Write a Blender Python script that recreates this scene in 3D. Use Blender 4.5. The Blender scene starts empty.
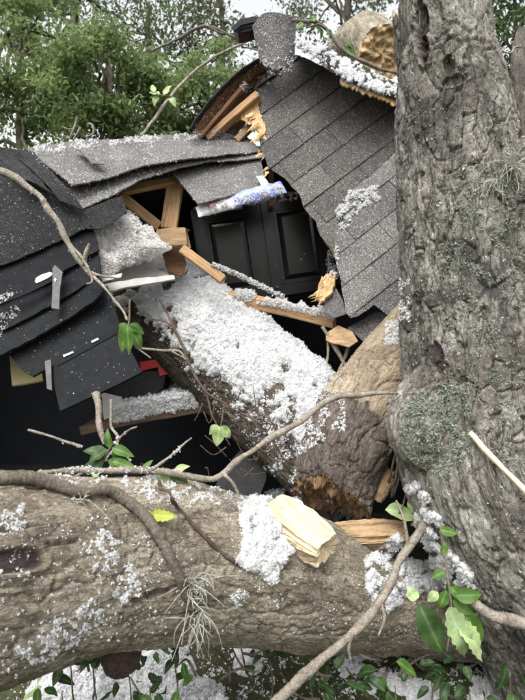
import bpy, bmesh, math, random
import numpy as np
from mathutils import Vector, Matrix, noise as mnoise

# ------------------------------------------------------------------ scene, camera, sky, sun, exposure
scn = bpy.context.scene
col = scn.collection
CAM_Z, PITCH, LENS = 1.6, math.radians(-4.0), 26.0
FPX = 700 * LENS / 36.0
cam = bpy.data.cameras.new('camera')
cam.sensor_fit = 'VERTICAL'; cam.sensor_height = 36.0; cam.sensor_width = 36.0
cam.lens = LENS; cam.clip_start = 0.05; cam.clip_end = 2000
cam_o = bpy.data.objects.new('camera', cam); col.objects.link(cam_o)
cam_o.location = (0, 0, CAM_Z); cam_o.rotation_euler = (math.pi / 2 + PITCH, 0, 0)
cam.dof.use_dof = True; cam.dof.focus_distance = 2.1; cam.dof.aperture_fstop = 6.3
scn.camera = cam_o

SUN_EL, SUN_AZ = math.radians(58), math.radians(200)      # azimuth: clockwise from +Y
world = bpy.data.worlds.new('World'); scn.world = world; world.use_nodes = True
wn = world.node_tree.nodes; wl = world.node_tree.links
for n in list(wn): wn.remove(n)
sky = wn.new('ShaderNodeTexSky'); sky.sky_type = 'NISHITA'; sky.sun_disc = False
sky.sun_elevation = SUN_EL; sky.sun_rotation = SUN_AZ
sky.air_density = 1.0; sky.dust_density = 4.0; sky.ozone_density = 1.0
hs = wn.new('ShaderNodeHueSaturation'); hs.inputs['Saturation'].default_value = 0.12
bg = wn.new('ShaderNodeBackground'); bg.inputs['Strength'].default_value = 0.15
wo = wn.new('ShaderNodeOutputWorld')
wl.new(sky.outputs[0], hs.inputs['Color']); wl.new(hs.outputs[0], bg.inputs['Color']); wl.new(bg.outputs[0], wo.inputs['Surface'])

sun = bpy.data.lights.new('sun', 'SUN'); sun.energy = 1.4; sun.angle = math.radians(40); sun.color = (1.0, 0.97, 0.93)
sun_o = bpy.data.objects.new('sun', sun); col.objects.link(sun_o)
sd = Vector((math.sin(SUN_AZ) * math.cos(SUN_EL), math.cos(SUN_AZ) * math.cos(SUN_EL), math.sin(SUN_EL)))
sun_o.rotation_euler = sd.to_track_quat('Z', 'Y').to_euler(); sun_o.location = sd * 30
vs = scn.view_settings
vs.view_transform = 'Standard'; vs.look = 'None'; vs.gamma = 1.0; vs.exposure = 1.3; vs.use_curve_mapping = False
scn.cycles.use_denoising = True
scn.cycles.max_bounces = 8; scn.cycles.diffuse_bounces = 7; scn.cycles.glossy_bounces = 2; scn.cycles.transmission_bounces = 2
scn.cycles.caustics_reflective = False; scn.cycles.caustics_refractive = False

rnd = random.Random(11)
rng = np.random.default_rng(7)

# ------------------------------------------------------------------ helpers: points from the survey frame (525 x 700)
CP, SP = math.cos(PITCH), math.sin(PITCH)
ORIG = Vector((0, 0, CAM_Z))
def ray(px, py):
    a = (px - 262.5) / FPX; b = (350 - py) / FPX
    return Vector((a, CP - b * SP, SP + b * CP))
def P(px, py, Y):
    d = ray(px, py); return ORIG + d * (Y / d.y)
def depth(p):
    q = p - ORIG; return q.y * CP + q.z * SP
def pr(p, n):                       # n survey pixels as metres at point p
    return n * depth(p) / FPX
def plane3(a, b, c):
    A, B, C = P(*a), P(*b), P(*c); n = (B - A).cross(C - A).normalized()
    if n.y > 0: n = -n              # facing the camera side
    return A, n
def onpl(px, py, pl):
    d = ray(px, py); t = (pl[0] - ORIG).dot(pl[1]) / d.dot(pl[1]); return ORIG + d * t
def surf(px, py, lift=0.0, skip=()):
    dg = bpy.context.evaluated_depsgraph_get()
    d = ray(px, py).normalized(); o = ORIG
    for _ in range(6):
        ok, loc, nor, idx, ob, mx = scn.ray_cast(dg, o, d)
        if not ok: return None, None
        if ob.name.split('.')[0] in skip: o = loc + d * 0.002; continue
        if nor.dot(d) > 0: nor = -nor
        return loc + nor * lift, nor
    return None, None

# ------------------------------------------------------------------ helpers: objects
def tag(o, label=None, cat=None, group=None, kind=None):
    if label: o['label'] = label
    if cat: o['category'] = cat
    if group: o['group'] = group
    if kind: o['kind'] = kind
    return o
def thing(name, loc, label, cat, group=None):
    o = bpy.data.objects.new(name, None); col.objects.link(o); o.location = loc; o.empty_display_size = 0.05
    return tag(o, label, cat, group)
def link(name, me, mat, parent=None, smooth=False):
    o = bpy.data.objects.new(name, me); col.objects.link(o)
    if mat and not me.materials: me.materials.append(mat)
    if parent is not None:
        o.parent = parent
        if parent.type == 'MESH':
            # mesh parents are built in world space with identity basis under an inverse-offset
            o.matrix_parent_inverse = Matrix.Identity(4)
        else:
            o.matrix_parent_inverse = Matrix.Translation(-parent.location)
    if smooth:
        me.polygons.foreach_set('use_smooth', np.ones(len(me.polygons), dtype=bool))
    return o
def mesh_np(name, V, F, mat, parent=None, smooth=False, attrs=None):
    V = np.asarray(V, dtype=np.float32); F = np.asarray(F, dtype=np.int32)
    me = bpy.data.meshes.new(name); k = F.shape[1]
    me.vertices.add(len(V)); me.vertices.foreach_set('co', V.ravel())
    me.loops.add(F.size); me.loops.foreach_set('vertex_index', F.ravel())
    me.polygons.add(len(F)); me.polygons.foreach_set('loop_start', np.arange(0, F.size, k, dtype=np.int32))
    me.update(calc_edges=True)
    for an, (typ, data) in (attrs or {}).items():
        a = me.attributes.new(an, typ, 'POINT')
        a.data.foreach_set('vector' if typ == 'FLOAT_VECTOR' else 'value', np.asarray(data, dtype=np.float32).ravel())
    return link(name, me, mat, parent, smooth)
def mesh_py(name, V, F, mat, parent=None, smooth=False):
    me = bpy.data.meshes.new(name); me.from_pydata([tuple(v) for v in V], [], F); me.update()
    bm = bmesh.new(); bm.from_mesh(me); bmesh.ops.recalc_face_normals(bm, faces=bm.faces); bm.to_mesh(me); bm.free()
    return link(name, me, mat, parent, smooth)

# ------------------------------------------------------------------ helpers: noise
def _h(ix, iy, iz, s):
    with np.errstate(over='ignore'):
        n = (ix.astype(np.int64) * 73856093) ^ (iy.astype(np.int64) * 19349663) ^ (iz.astype(np.int64) * 83492791) ^ (s * 2654435761)
        n = (n ^ (n >> 13)) & 0x7fffffff
        n = (n * ((n * n * 15731 + 789221) & 0x7fffffff) + 1376312589) & 0x7fffffff
        n = (n ^ (n >> 15)) & 0xffffff
    return n / float(0x1000000)
def vnoise(p, s=0):
    i = np.floor(p).astype(np.int64); f = p - i; f = f * f * (3 - 2 * f)
    r = 0
    for dx in (0, 1):
        for dy in (0, 1):
            for dz in (0, 1):
                w = (f[:, 0] if dx else 1 - f[:, 0]) * (f[:, 1] if dy else 1 - f[:, 1]) * (f[:, 2] if dz else 1 - f[:, 2])
                r = r + w * _h(i[:, 0] + dx, i[:, 1] + dy, i[:, 2] + dz, s)
    return r
def fbm(p, octv=4, s=0):
    r = 0; a = 0.5; t = 0
    for k in range(octv):
        r = r + a * vnoise(p * (2.03 ** k) + 17.3 * k, s + k); t += a; a *= 0.5
    return r / t
def voro(p, s=0):
    i = np.floor(p).astype(np.int64)
    f1 = np.full(len(p), 9.0); f2 = np.full(len(p), 9.0); cid = np.zeros(len(p))
    for dx in (-1, 0, 1):
        for dy in (-1, 0, 1):
            for dz in (-1, 0, 1):
                a, b, c = i[:, 0] + dx, i[:, 1] + dy, i[:, 2] + dz
                q = np.stack([a + _h(a, b, c, s), b + _h(a, b, c, s + 5), c + _h(a, b, c, s + 9)], 1)
                d = np.linalg.norm(q - p, axis=1); idv = _h(a, b, c, s + 21)
                n1 = d < f1
                f2 = np.where(n1, f1, np.minimum(f2, d)); cid = np.where(n1, idv, cid); f1 = np.where(n1, d, f1)
    return f1, f2, cid
def sstep(a, b, x):
    t = np.clip((x - a) / (b - a), 0, 1); return t * t * (3 - 2 * t)
def crom(pts, n):
    """Catmull-Rom through rows of pts, n samples evenly along the length"""
    pts = np.asarray(pts, float)
    if len(pts) == 2: pts = np.vstack([pts[0], (pts[0] + pts[1]) / 2, pts[1]])
    e = np.vstack([2 * pts[0] - pts[1], pts, 2 * pts[-1] - pts[-2]])
    out = []
    for k in range(len(pts) - 1):
        p0, p1, p2, p3 = e[k:k + 4]
        for t in np.linspace(0, 1, 24, endpoint=False):
            out.append(0.5 * (2 * p1 + (p2 - p0) * t + (2 * p0 - 5 * p1 + 4 * p2 - p3) * t * t + (3 * p1 - p0 - 3 * p2 + p3) * t ** 3))
    out.append(pts[-1]); out = np.array(out)
    L = np.concatenate([[0], np.cumsum(np.linalg.norm(np.diff(out[:, :3], axis=0), axis=1))])
    s = np.linspace(0, L[-1], n)
    return np.stack([np.interp(s, L, out[:, k]) for k in range(out.shape[1])], 1), s
def frames(C):
    T = np.gradient(C, axis=0); T /= np.linalg.norm(T, axis=1)[:, None]
    N = np.zeros_like(T); up = np.array([0, 0, 1.0]) if abs(T[0][2]) < 0.8 else np.array([0, -1.0, 0])
    v = up - T[0] * up.dot(T[0]); N[0] = v / np.linalg.norm(v)
    for k in range(1, len(C)):
        v = N[k - 1] - T[k] * N[k - 1].dot(T[k]); N[k] = v / np.linalg.norm(v)
    return T, N, np.cross(T, N)

# ------------------------------------------------------------------ helpers: materials
def newmat(name):
    m = bpy.data.materials.new(name); m.use_nodes = True
    nt = m.node_tree; b = nt.nodes['Principled BSDF']
    b.inputs['Roughness'].default_value = 0.9; b.inputs['Specular IOR Level'].default_value = 0.25
    return m, nt, b
def nd(nt, t, **kw):
    n = nt.nodes.new('ShaderNode' + t)
    for k, v in kw.items():
        if k in n.inputs: n.inputs[k].default_value = v
        else: setattr(n, k, v)
    return n
def tex_noise(nt, vec, scale, detail=4, rough=0.6, dist=0.0):
    n = nd(nt, 'TexNoise', Scale=scale, Detail=detail, Roughness=rough, Distortion=dist)
    if vec is not None: nt.links.new(vec, n.inputs['Vector'])
    return n.outputs['Fac']
def ramp(nt, fac, stops):
    r = nt.nodes.new('ShaderNodeValToRGB'); e = r.color_ramp.elements
    while len(e) < len(stops): e.new(0.5)
    for k, (p, c) in enumerate(stops):
        e[k].position = p; e[k].color = (*c, 1) if len(c) == 3 else c
    nt.links.new(fac, r.inputs[0]); return r.outputs[0]
def mix(nt, fac, a, b, mode='MIX'):
    m = nt.nodes.new('ShaderNodeMix'); m.data_type = 'RGBA'; m.blend_type = mode
    for s, v in ((0, fac), (6, a), (7, b)):
        if isinstance(v, (int, float)): m.inputs[s].default_value = v
        elif isinstance(v, tuple): m.inputs[s].default_value = (*v, 1)
        else: nt.links.new(v, m.inputs[s])
    return m.outputs[2]
def mathn(nt, op, a, b=0.0):
    m = nt.nodes.new('ShaderNodeMath'); m.operation = op
    for s, v in ((0, a), (1, b)):
        if isinstance(v, (int, float)): m.inputs[s].default_value = v
        else: nt.links.new(v, m.inputs[s])
    return m.outputs[0]
def bump(nt, b, h, strength=0.4, dist=0.004):
    n = nd(nt, 'Bump', Strength=strength, Distance=dist); nt.links.new(h, n.inputs['Height']); nt.links.new(n.outputs[0], b.inputs['Normal'])
def objco(nt): return nd(nt, 'TexCoord').outputs['Object']
def attr(nt, name, out='Fac'):
    a = nd(nt, 'Attribute'); a.attribute_name = name; return a.outputs[out]
def objrand(nt): return nd(nt, 'ObjectInfo').outputs['Random']
def stretch(nt, vec, sc):
    m = nd(nt, 'Mapping'); m.inputs['Scale'].default_value = sc; nt.links.new(vec, m.inputs['Vector']); return m.outputs[0]

def mat_bark(name, light, mid, dark, lichen=None, stain=None, lich_amt=0.6, stain_amt=0.62, scale=1.0, zone=None, crack=0.6, tone=0.5):
    m, nt, b = newmat(name)
    v = attr(nt, 'bc', 'Vector'); L = stretch(nt, v, (1, 1, 0.35))
    n1 = tex_noise(nt, L, 9 * scale, 6, 0.65, 0.4); n2 = tex_noise(nt, L, 60 * scale, 5, 0.7); n3 = tex_noise(nt, v, 3.2 * scale, 4, 0.6)
    c = ramp(nt, n1, [(0.28, dark), (0.5, mid), (0.72, light)])
    gr = tex_noise(nt, stretch(nt, v, (1, 1, 0.7)), 105 * scale, 6, 0.8)
    c = mix(nt, 0.8, c, ramp(nt, gr, [(0.34, (0.36, 0.345, 0.33)), (0.5, (0.95, 0.94, 0.92)), (0.68, (1.5, 1.48, 1.45))]), 'MULTIPLY')
    c = mix(nt, tone, c, ramp(nt, n3, [(0.32, (0.55, 0.53, 0.52)), (0.68, (1.3, 1.3, 1.28))]), 'MULTIPLY')
    cell = ramp(nt, attr(nt, 'cell'), [(0, (0.72, 0.70, 0.68)), (1, (1.2, 1.2, 1.2))]); c = mix(nt, 0.6, c, cell, 'MULTIPLY')
    fis = ramp(nt, attr(nt, 'bk'), [(0.0, (1, 1, 1)), (0.35, (0, 0, 0))])
    c = mix(nt, mathn(nt, 'MULTIPLY', fis, 0.65), c, tuple(x * 0.35 for x in dark))
    if stain:
        s = ramp(nt, tex_noise(nt, stretch(nt, v, (1, 1, 0.6)), 5.5 * scale, 5, 0.7, 0.6), [(stain_amt, (0, 0, 0)), (stain_amt + 0.07, (1, 1, 1))])
        c = mix(nt, mathn(nt, 'MULTIPLY', s, 0.85), c, stain)
    if lichen:
        s = ramp(nt, mathn(nt, 'MULTIPLY', tex_noise(nt, v, 24 * scale, 6, 0.75), mathn(nt, 'ADD', n3, 0.5)), [(lich_amt, (0, 0, 0)), (lich_amt + 0.08, (1, 1, 1))])
        c = mix(nt, mathn(nt, 'MULTIPLY', s, 0.8), c, lichen)
    wv = nd(nt, 'VectorMath', operation='MULTIPLY_ADD'); wn_ = nd(nt, 'TexNoise', Scale=22.0 * scale, Detail=4.0); nt.links.new(v, wn_.inputs['Vector'])
    nt.links.new(wn_.outputs['Color'], wv.inputs[0]); wv.inputs[1].default_value = (0.05, 0.05, 0.05); nt.links.new(stretch(nt, v, (1, 1, 0.28)), wv.inputs[2])
    cr = []
    for cs in (24, 62):
        vo = nd(nt, 'TexVoronoi', Scale=float(cs * scale)); vo.feature = 'DISTANCE_TO_EDGE'; nt.links.new(wv.outputs[0], vo.inputs['Vector']); cr.append(vo.outputs['Distance'])
    crk = mathn(nt, 'MULTIPLY', ramp(nt, cr[0], [(0.0, (0, 0, 0)), (0.05, (1, 1, 1))]), ramp(nt, cr[1], [(0.0, (0.6, 0.6, 0.6)), (0.08, (1, 1, 1))]))
    L2 = stretch(nt, v, (1, 1, 0.22)); rid = []
    for rs, wd_ in ((15, 0.030), (34, 0.035)):
        rn = mathn(nt, 'ABSOLUTE', mathn(nt, 'SUBTRACT', tex_noise(nt, L2, rs * scale, 5, 0.62, 0.5), 0.5)); rid.append(ramp(nt, rn, [(0.0, (0, 0, 0)), (wd_, (1, 1, 1))]))
    crk = mathn(nt, 'MINIMUM', mathn(nt, 'ADD', mathn(nt, 'MULTIPLY', crk, 0.5), 0.5), mathn(nt, 'MULTIPLY', rid[0], mathn(nt, 'ADD', mathn(nt, 'MULTIPLY', rid[1], 0.55), 0.45)))
    c = mix(nt, mathn(nt, 'MULTIPLY', mathn(nt, 'SUBTRACT', 1.0, crk), crack), c, tuple(x * 0.45 for x in dark))
    sp = tex_noise(nt, v, 210 * scale, 3, 0.7); c = mix(nt, 0.45, c, ramp(nt, sp, [(0.35, (0.5, 0.5, 0.5)), (0.65, (1.5, 1.5, 1.5))]), 'MULTIPLY')
    sc = attr(nt, 'scar'); c = mix(nt, sc, c, mix(nt, n2, (0.035, 0.028, 0.03), (0.10, 0.075, 0.075)))
    if zone:
        z = attr(nt, 'zone'); zz = ramp(nt, mathn(nt, 'ADD', z, mathn(nt, 'MULTIPLY', mathn(nt, 'SUBTRACT', n1, 0.5), 0.9)), [(0.46, (0, 0, 0)), (0.54, (1, 1, 1))])
        zc = mix(nt, 0.7, ramp(nt, gr, [(0.35, zone[0]), (0.65, zone[1])]), ramp(nt, tex_noise(nt, v, 14, 4, 0.7, 0.5), [(0.35, (0.5, 0.48, 0.47)), (0.6, (1.25, 1.25, 1.25))]), 'MULTIPLY')
        zc = mix(nt, mathn(nt, 'MULTIPLY', mathn(nt, 'SUBTRACT', 1.0, crk), 0.7), zc, tuple(x * 0.35 for x in zone[0])); c = mix(nt, zz, c, zc)
    nt.links.new(c, b.inputs['Base Color'])
    h = mathn(nt, 'ADD', mathn(nt, 'MULTIPLY', gr, 1.6), mathn(nt, 'MULTIPLY', tex_noise(nt, v, 330 * scale, 3, 0.7), 0.7))
    h = mathn(nt, 'ADD', h, mathn(nt, 'MULTIPLY', crk, 0.8))
    bump(nt, b, h, 1.0, 0.007)
    b.inputs['Roughness'].default_value = 0.92
    return m
def mat_twig(name, c1, c2):
    m, nt, b = newmat(name); v = objco(nt)
    n1 = tex_noise(nt, v, 26, 5, 0.7, 0.3); n2 = tex_noise(nt, v, 160, 5, 0.8)
    c = ramp(nt, n1, [(0.3, c1), (0.7, c2)]); c = mix(nt, 0.85, c, ramp(nt, n2, [(0.35, (0.35, 0.34, 0.33)), (0.65, (1.5, 1.48, 1.45))]), 'MULTIPLY')
    nt.links.new(c, b.inputs['Base Color']); bump(nt, b, n2, 0.9, 0.004); return m
def mat_simple(name, c1, c2, scale=30, rough=0.85, spec=0.25, bs=0.2, sc=(1, 1, 1), rand=0.0, metallic=0.0):
    m, nt, b = newmat(name); v = stretch(nt, objco(nt), sc)
    n = tex_noise(nt, v, scale, 5, 0.65, 0.2)
    c = ramp(nt, n, [(0.3, c1), (0.7, c2)])
    if rand: c = mix(nt, rand, c, ramp(nt, objrand(nt), [(0, (0.45, 0.45, 0.45)), (1, (1.35, 1.35, 1.35))]), 'MULTIPLY')
    nt.links.new(c, b.inputs['Base Color']); b.inputs['Roughness'].default_value = rough; b.inputs['Specular IOR Level'].default_value = spec
    b.inputs['Metallic'].default_value = metallic
    bump(nt, b, n, bs, 0.003)
    return m
def mat_shingle(name, dark, light, bs=0.6):
    m, nt, b = newmat(name); v = objco(nt)
    vo = nd(nt, 'TexVoronoi', Scale=330.0); nt.links.new(v, vo.inputs['Vector'])
    g = nd(nt, 'SeparateColor'); nt.links.new(vo.outputs['Color'], g.inputs[0])
    c = ramp(nt, g.outputs[0], [(0.0, dark), (0.75, tuple((a + d) / 2 for a, d in zip(dark, light))), (1.0, tuple(x * 1.7 for x in light))])
    big = tex_noise(nt, v, 5, 5, 0.6)
    c = mix(nt, 0.7, c, ramp(nt, big, [(0.3, (0.7, 0.7, 0.72)), (0.7, (1.3, 1.27, 1.22))]), 'MULTIPLY')
    c = mix(nt, 0.55, c, ramp(nt, objrand(nt), [(0, (0.68, 0.68, 0.7)), (1, (1.3, 1.28, 1.25))]), 'MULTIPLY')
    nt.links.new(c, b.inputs['Base Color']); b.inputs['Roughness'].default_value = 0.95
    bump(nt, b, mathn(nt, 'ADD', g.outputs[1], mathn(nt, 'MULTIPLY', big, 2.0)), bs, 0.002)
    return m
def mat_wood(name, c1, c2, along='X', scale=6, rough=0.8):
    m, nt, b = newmat(name)
    v = attr(nt, 'wd', 'Vector'); L = stretch(nt, v, (0.06, 1, 1))
    n1 = tex_noise(nt, L, 90, 5, 0.65, 1.2); n2 = tex_noise(nt, v, 9, 4, 0.6)
    c = ramp(nt, n1, [(0.3, c1), (0.68, c2)])
    c = mix(nt, 0.5, c, ramp(nt, n2, [(0.3, (0.65, 0.62, 0.6)), (0.7, (1.2, 1.2, 1.18))]), 'MULTIPLY')
    c = mix(nt, 0.4, c, ramp(nt, objrand(nt), [(0, (0.7, 0.68, 0.66)), (1, (1.15, 1.15, 1.15))]), 'MULTIPLY')
    nt.links.new(c, b.inputs['Base Color']); b.inputs['Roughness'].default_value = rough
    bump(nt, b, n1, 0.4, 0.003)
    return m
def mat_leaf(name, c1, c2, rough=0.5, trans=0.35):
    m, nt, b = newmat(name)
    n = tex_noise(nt, objco(nt), 14, 3, 0.6)
    c = ramp(nt, n, [(0.3, c1), (0.7, c2)])
    c = mix(nt, 0.5, c, ramp(nt, tex_noise(nt, objco(nt), 90, 4, 0.7), [(0.3, (0.6, 0.62, 0.55)), (0.7, (1.3, 1.3, 1.2))]), 'MULTIPLY')
    c = mix(nt, mathn(nt, 'MULTIPLY', mathn(nt, 'POWER', attr(nt, 'rib'), 9.0), 0.5), c, tuple(min(.6, x * 2.2 + .05) for x in c2))
    c = mix(nt, 0.6, c, ramp(nt, attr(nt, 'lr'), [(0, (0.55, 0.6, 0.6)), (1, (1.4, 1.35, 1.1))]), 'MULTIPLY')
    nt.links.new(c, b.inputs['Base Color']); b.inputs['Roughness'].default_value = rough
    t = nd(nt, 'BsdfTranslucent'); nt.links.new(c, t.inputs['Color'])
    ms = nd(nt, 'MixShader'); ms.inputs[0].default_value = trans
    nt.links.new(b.outputs[0], ms.inputs[1]); nt.links.new(t.outputs[0], ms.inputs[2])
    nt.links.new(ms.outputs[0], nt.nodes['Material Output'].inputs['Surface'])
    return m
def mat_fluff(name, c1, c2):
    m, nt, b = newmat(name)
    n = tex_noise(nt, objco(nt), 55, 4, 0.6)
    c = ramp(nt, n, [(0.3, c1), (0.65, c2)]); nt.links.new(c, b.inputs['Base Color'])
    b.inputs['Roughness'].default_value = 0.95; b.inputs['Specular IOR Level'].default_value = 0.1
    bump(nt, b, tex_noise(nt, objco(nt), 190, 3, 0.7), 0.6, 0.004)
    t = nd(nt, 'BsdfTranslucent'); nt.links.new(c, t.inputs['Color'])
    ms = nd(nt, 'MixShader'); ms.inputs[0].default_value = 0.45
    nt.links.new(b.outputs[0], ms.inputs[1]); nt.links.new(t.outputs[0], ms.inputs[2])
    nt.links.new(ms.outputs[0], nt.nodes['Material Output'].inputs['Surface'])
    return m

M = {}
M['log'] = mat_bark('bark_tan', (0.60, 0.545, 0.45), (0.43, 0.38, 0.295), (0.22, 0.187, 0.14), lichen=(0.48, 0.48, 0.40), lich_amt=0.60, stain=(0.17, 0.13, 0.095), stain_amt=0.62, tone=0.5, crack=0.6)
M['trunk'] = mat_bark('bark_grey', (0.52, 0.50, 0.46), (0.31, 0.295, 0.265), (0.10, 0.092, 0.084), lichen=(0.36, 0.40, 0.31), stain=(0.055, 0.052, 0.05), lich_amt=0.58, stain_amt=0.525, tone=0.85, crack=0.85)
M['buried'] = mat_bark('bark_dull', (0.22, 0.19, 0.15), (0.12, 0.10, 0.08), (0.05, 0.042, 0.035))
M['stub'] = mat_bark('bark_stub', (0.58, 0.50, 0.38), (0.46, 0.38, 0.275), (0.24, 0.185, 0.13), zone=((0.085, 0.07, 0.06), (0.27, 0.225, 0.19)), crack=0.35)
M['rawwood'] = mat_bark('raw_torn_wood', (0.62, 0.44, 0.30), (0.48, 0.28, 0.17), (0.26, 0.13, 0.08), crack=0.3)
M['limb'] = mat_bark('bark_pale', (0.45, 0.43, 0.38), (0.28, 0.26, 0.23), (0.12, 0.11, 0.1), scale=2)
M['twig'] = mat_twig('twig_bark', (0.07, 0.058, 0.046), (0.20, 0.175, 0.14))
M['twig_grey'] = mat_twig('twig_bark_grey', (0.12, 0.105, 0.085), (0.33, 0.295, 0.245))
M['twig_red'] = mat_twig('twig_bark_red', (0.055, 0.038, 0.03), (0.14, 0.10, 0.08))
M['heart'] = mat_twig('old_cut_heart', (0.03, 0.02, 0.016), (0.10, 0.065, 0.05))
M['rot'] = mat_simple('rotten_wood', (0.045, 0.026, 0.017), (0.34, 0.215, 0.12), 48, 0.95, bs=0.9, sc=(1, 1, 0.5))
M['fresh'] = mat_wood('fresh_split_wood', (0.34, 0.25, 0.145), (0.68, 0.57, 0.40))
M['chunk'] = mat_wood('weathered_wood', (0.14, 0.09, 0.05), (0.40, 0.28, 0.16))
M['stud'] = mat_wood('stud_pine', (0.22, 0.13, 0.065), (0.46, 0.30, 0.16))
M['darkwood'] = mat_wood('old_board', (0.12, 0.06, 0.035), (0.28, 0.155, 0.09))
M['splitpale'] = mat_simple('pale_torn_wood', (0.50, 0.33, 0.17), (0.78, 0.60, 0.37), 14, 0.9, bs=0.9, sc=(1, 0.3, 1))
M['peeled'] = mat_wood('peeled_stick', (0.55, 0.45, 0.28), (0.75, 0.66, 0.46))
M['osb'] = mat_simple('strand_board', (0.30, 0.16, 0.06), (0.68, 0.47, 0.26), 95, 0.85, bs=0.7, sc=(1, 1, 0.35))
M['shingle'] = mat_shingle('shingle_grey', (0.036, 0.035, 0.034), (0.145, 0.138, 0.13))
M['shingle_light'] = mat_shingle('shingle_pale', (0.06, 0.058, 0.057), (0.19, 0.185, 0.18))  # paler copy of the grey shingle; left slope's upward light put into colour
M['felt'] = mat_shingle('roll_roofing_black', (0.006, 0.006, 0.0065), (0.032, 0.032, 0.034))
M['black'] = mat_simple('black_board', (0.006, 0.0065, 0.0075), (0.013, 0.014, 0.016), 25, 0.7, 0.12, 0.15, rand=0.4)
M['blackgloss'] = mat_simple('black_lacquer', (0.0045, 0.004, 0.0045), (0.008, 0.007, 0.008), 20, 0.28, 0.45, 0.03)
M['navy'] = mat_simple('navy_shade', (0.0035, 0.0042, 0.006), (0.007, 0.008, 0.011), 6, 0.8, 0.2, 0.1)  # near black, so the open room's shade sits in the wall colour
M['darkfloor'] = mat_simple('dark_floor', (0.006, 0.0055, 0.005), (0.016, 0.014, 0.012), 8, 0.9, bs=0.3)  # floor kept near black to carry the room's shade in its colour
M['fluff'] = mat_fluff('loose_insulation', (0.76, 0.765, 0.77), (0.88, 0.88, 0.885))
M['batt'] = mat_fluff('batt_insulation', (0.82, 0.80, 0.78), (0.92, 0.91, 0.90))
M['lichen'] = mat_fluff('lichen', (0.26, 0.29, 0.23), (0.46, 0.48, 0.41))
M['mossgrey'] = mat_fluff('air_plant', (0.42, 0.43, 0.36), (0.62, 0.62, 0.54))
M['drywall'] = mat_simple('drywall_paper', (0.26, 0.25, 0.235), (0.42, 0.41, 0.39), 12, 0.9, bs=0.1)
M['cream'] = mat_simple('cream_panel', (0.55, 0.47, 0.24), (0.66, 0.58, 0.33), 14, 0.8)
M['bagwhite'] = mat_simple('white_plastic', (0.68, 0.66, 0.70), (0.82, 0.82, 0.84), 9, 0.35, 0.5, 0.2)
M['bagblue'] = mat_simple('blue_plastic', (0.13, 0.17, 0.50), (0.28, 0.33, 0.66), 9, 0.32, 0.5, 0.2)
M['bagpink'] = mat_simple('pink_print', (0.55, 0.10, 0.16), (0.65, 0.2, 0.25), 9, 0.35, 0.5, 0.1)
M['steel'] = mat_simple('galvanised_steel', (0.03, 0.03, 0.03), (0.08, 0.08, 0.08), 40, 0.5, 0.4, 0.1)
M['whitepaint'] = mat_simple('white_tape', (0.34, 0.35, 0.36), (0.55, 0.56, 0.57), 30, 0.6, 0.3, 0.05)
M['red'] = mat_simple('red_plastic', (0.30, 0.015, 0.02), (0.42, 0.025, 0.03), 8, 0.4, 0.5, 0.05)
M['greyfabric'] = mat_simple('dark_grey_board', (0.012, 0.012, 0.013), (0.025, 0.025, 0.027), 20, 0.8, bs=0.2)
M['shelf'] = mat_simple('brown_laminate', (0.06, 0.036, 0.024), (0.11, 0.07, 0.045), 25, 0.6, bs=0.1, sc=(0.1, 1, 1))
M['leaf'] = mat_leaf('leaf_green', (0.055, 0.115, 0.028), (0.10, 0.19, 0.045))
M['leaf_dark'] = mat_leaf('leaf_dark_green', (0.02, 0.042, 0.016), (0.042, 0.08, 0.028), 0.4, 0.25)
M['leaf_pale'] = mat_leaf('leaf_pale_back', (0.24, 0.34, 0.16), (0.36, 0.46, 0.24), 0.6, 0.25)
M['leaf_lime'] = mat_leaf('leaf_lime', (0.26, 0.33, 0.05), (0.38, 0.44, 0.08))
M['tree_a'] = mat_leaf('foliage_mid', (0.15, 0.205, 0.095), (0.235, 0.305, 0.145), 0.8, 0.55)  # leaf colour lightened to suggest soft haze over these trees
M['tree_b'] = mat_leaf('foliage_deep', (0.08, 0.115, 0.06), (0.14, 0.19, 0.10), 0.6, 0.5)
M['tree_c'] = mat_leaf('foliage_haze_grey', (0.09, 0.11, 0.075), (0.16, 0.185, 0.125), 0.6, 0.45)  # leaf colour greyed to stand in for distance haze
m, nt, b = newmat('leaf_litter')
v = objco(nt); n1 = tex_noise(nt, v, 2.5, 5, 0.65); n2 = tex_noise(nt, v, 45, 5, 0.7)
c = mix(nt, 0.6, ramp(nt, n1, [(0.35, (0.035, 0.028, 0.018)), (0.6, (0.06, 0.075, 0.03))]), ramp(nt, n2, [(0.3, (0.3, 0.3, 0.3)), (0.7, (1.6, 1.5, 1.3))]), 'MULTIPLY')
nt.links.new(c, b.inputs['Base Color']); bump(nt, b, n2, 1.0, 0.02); M['ground'] = m

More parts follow.
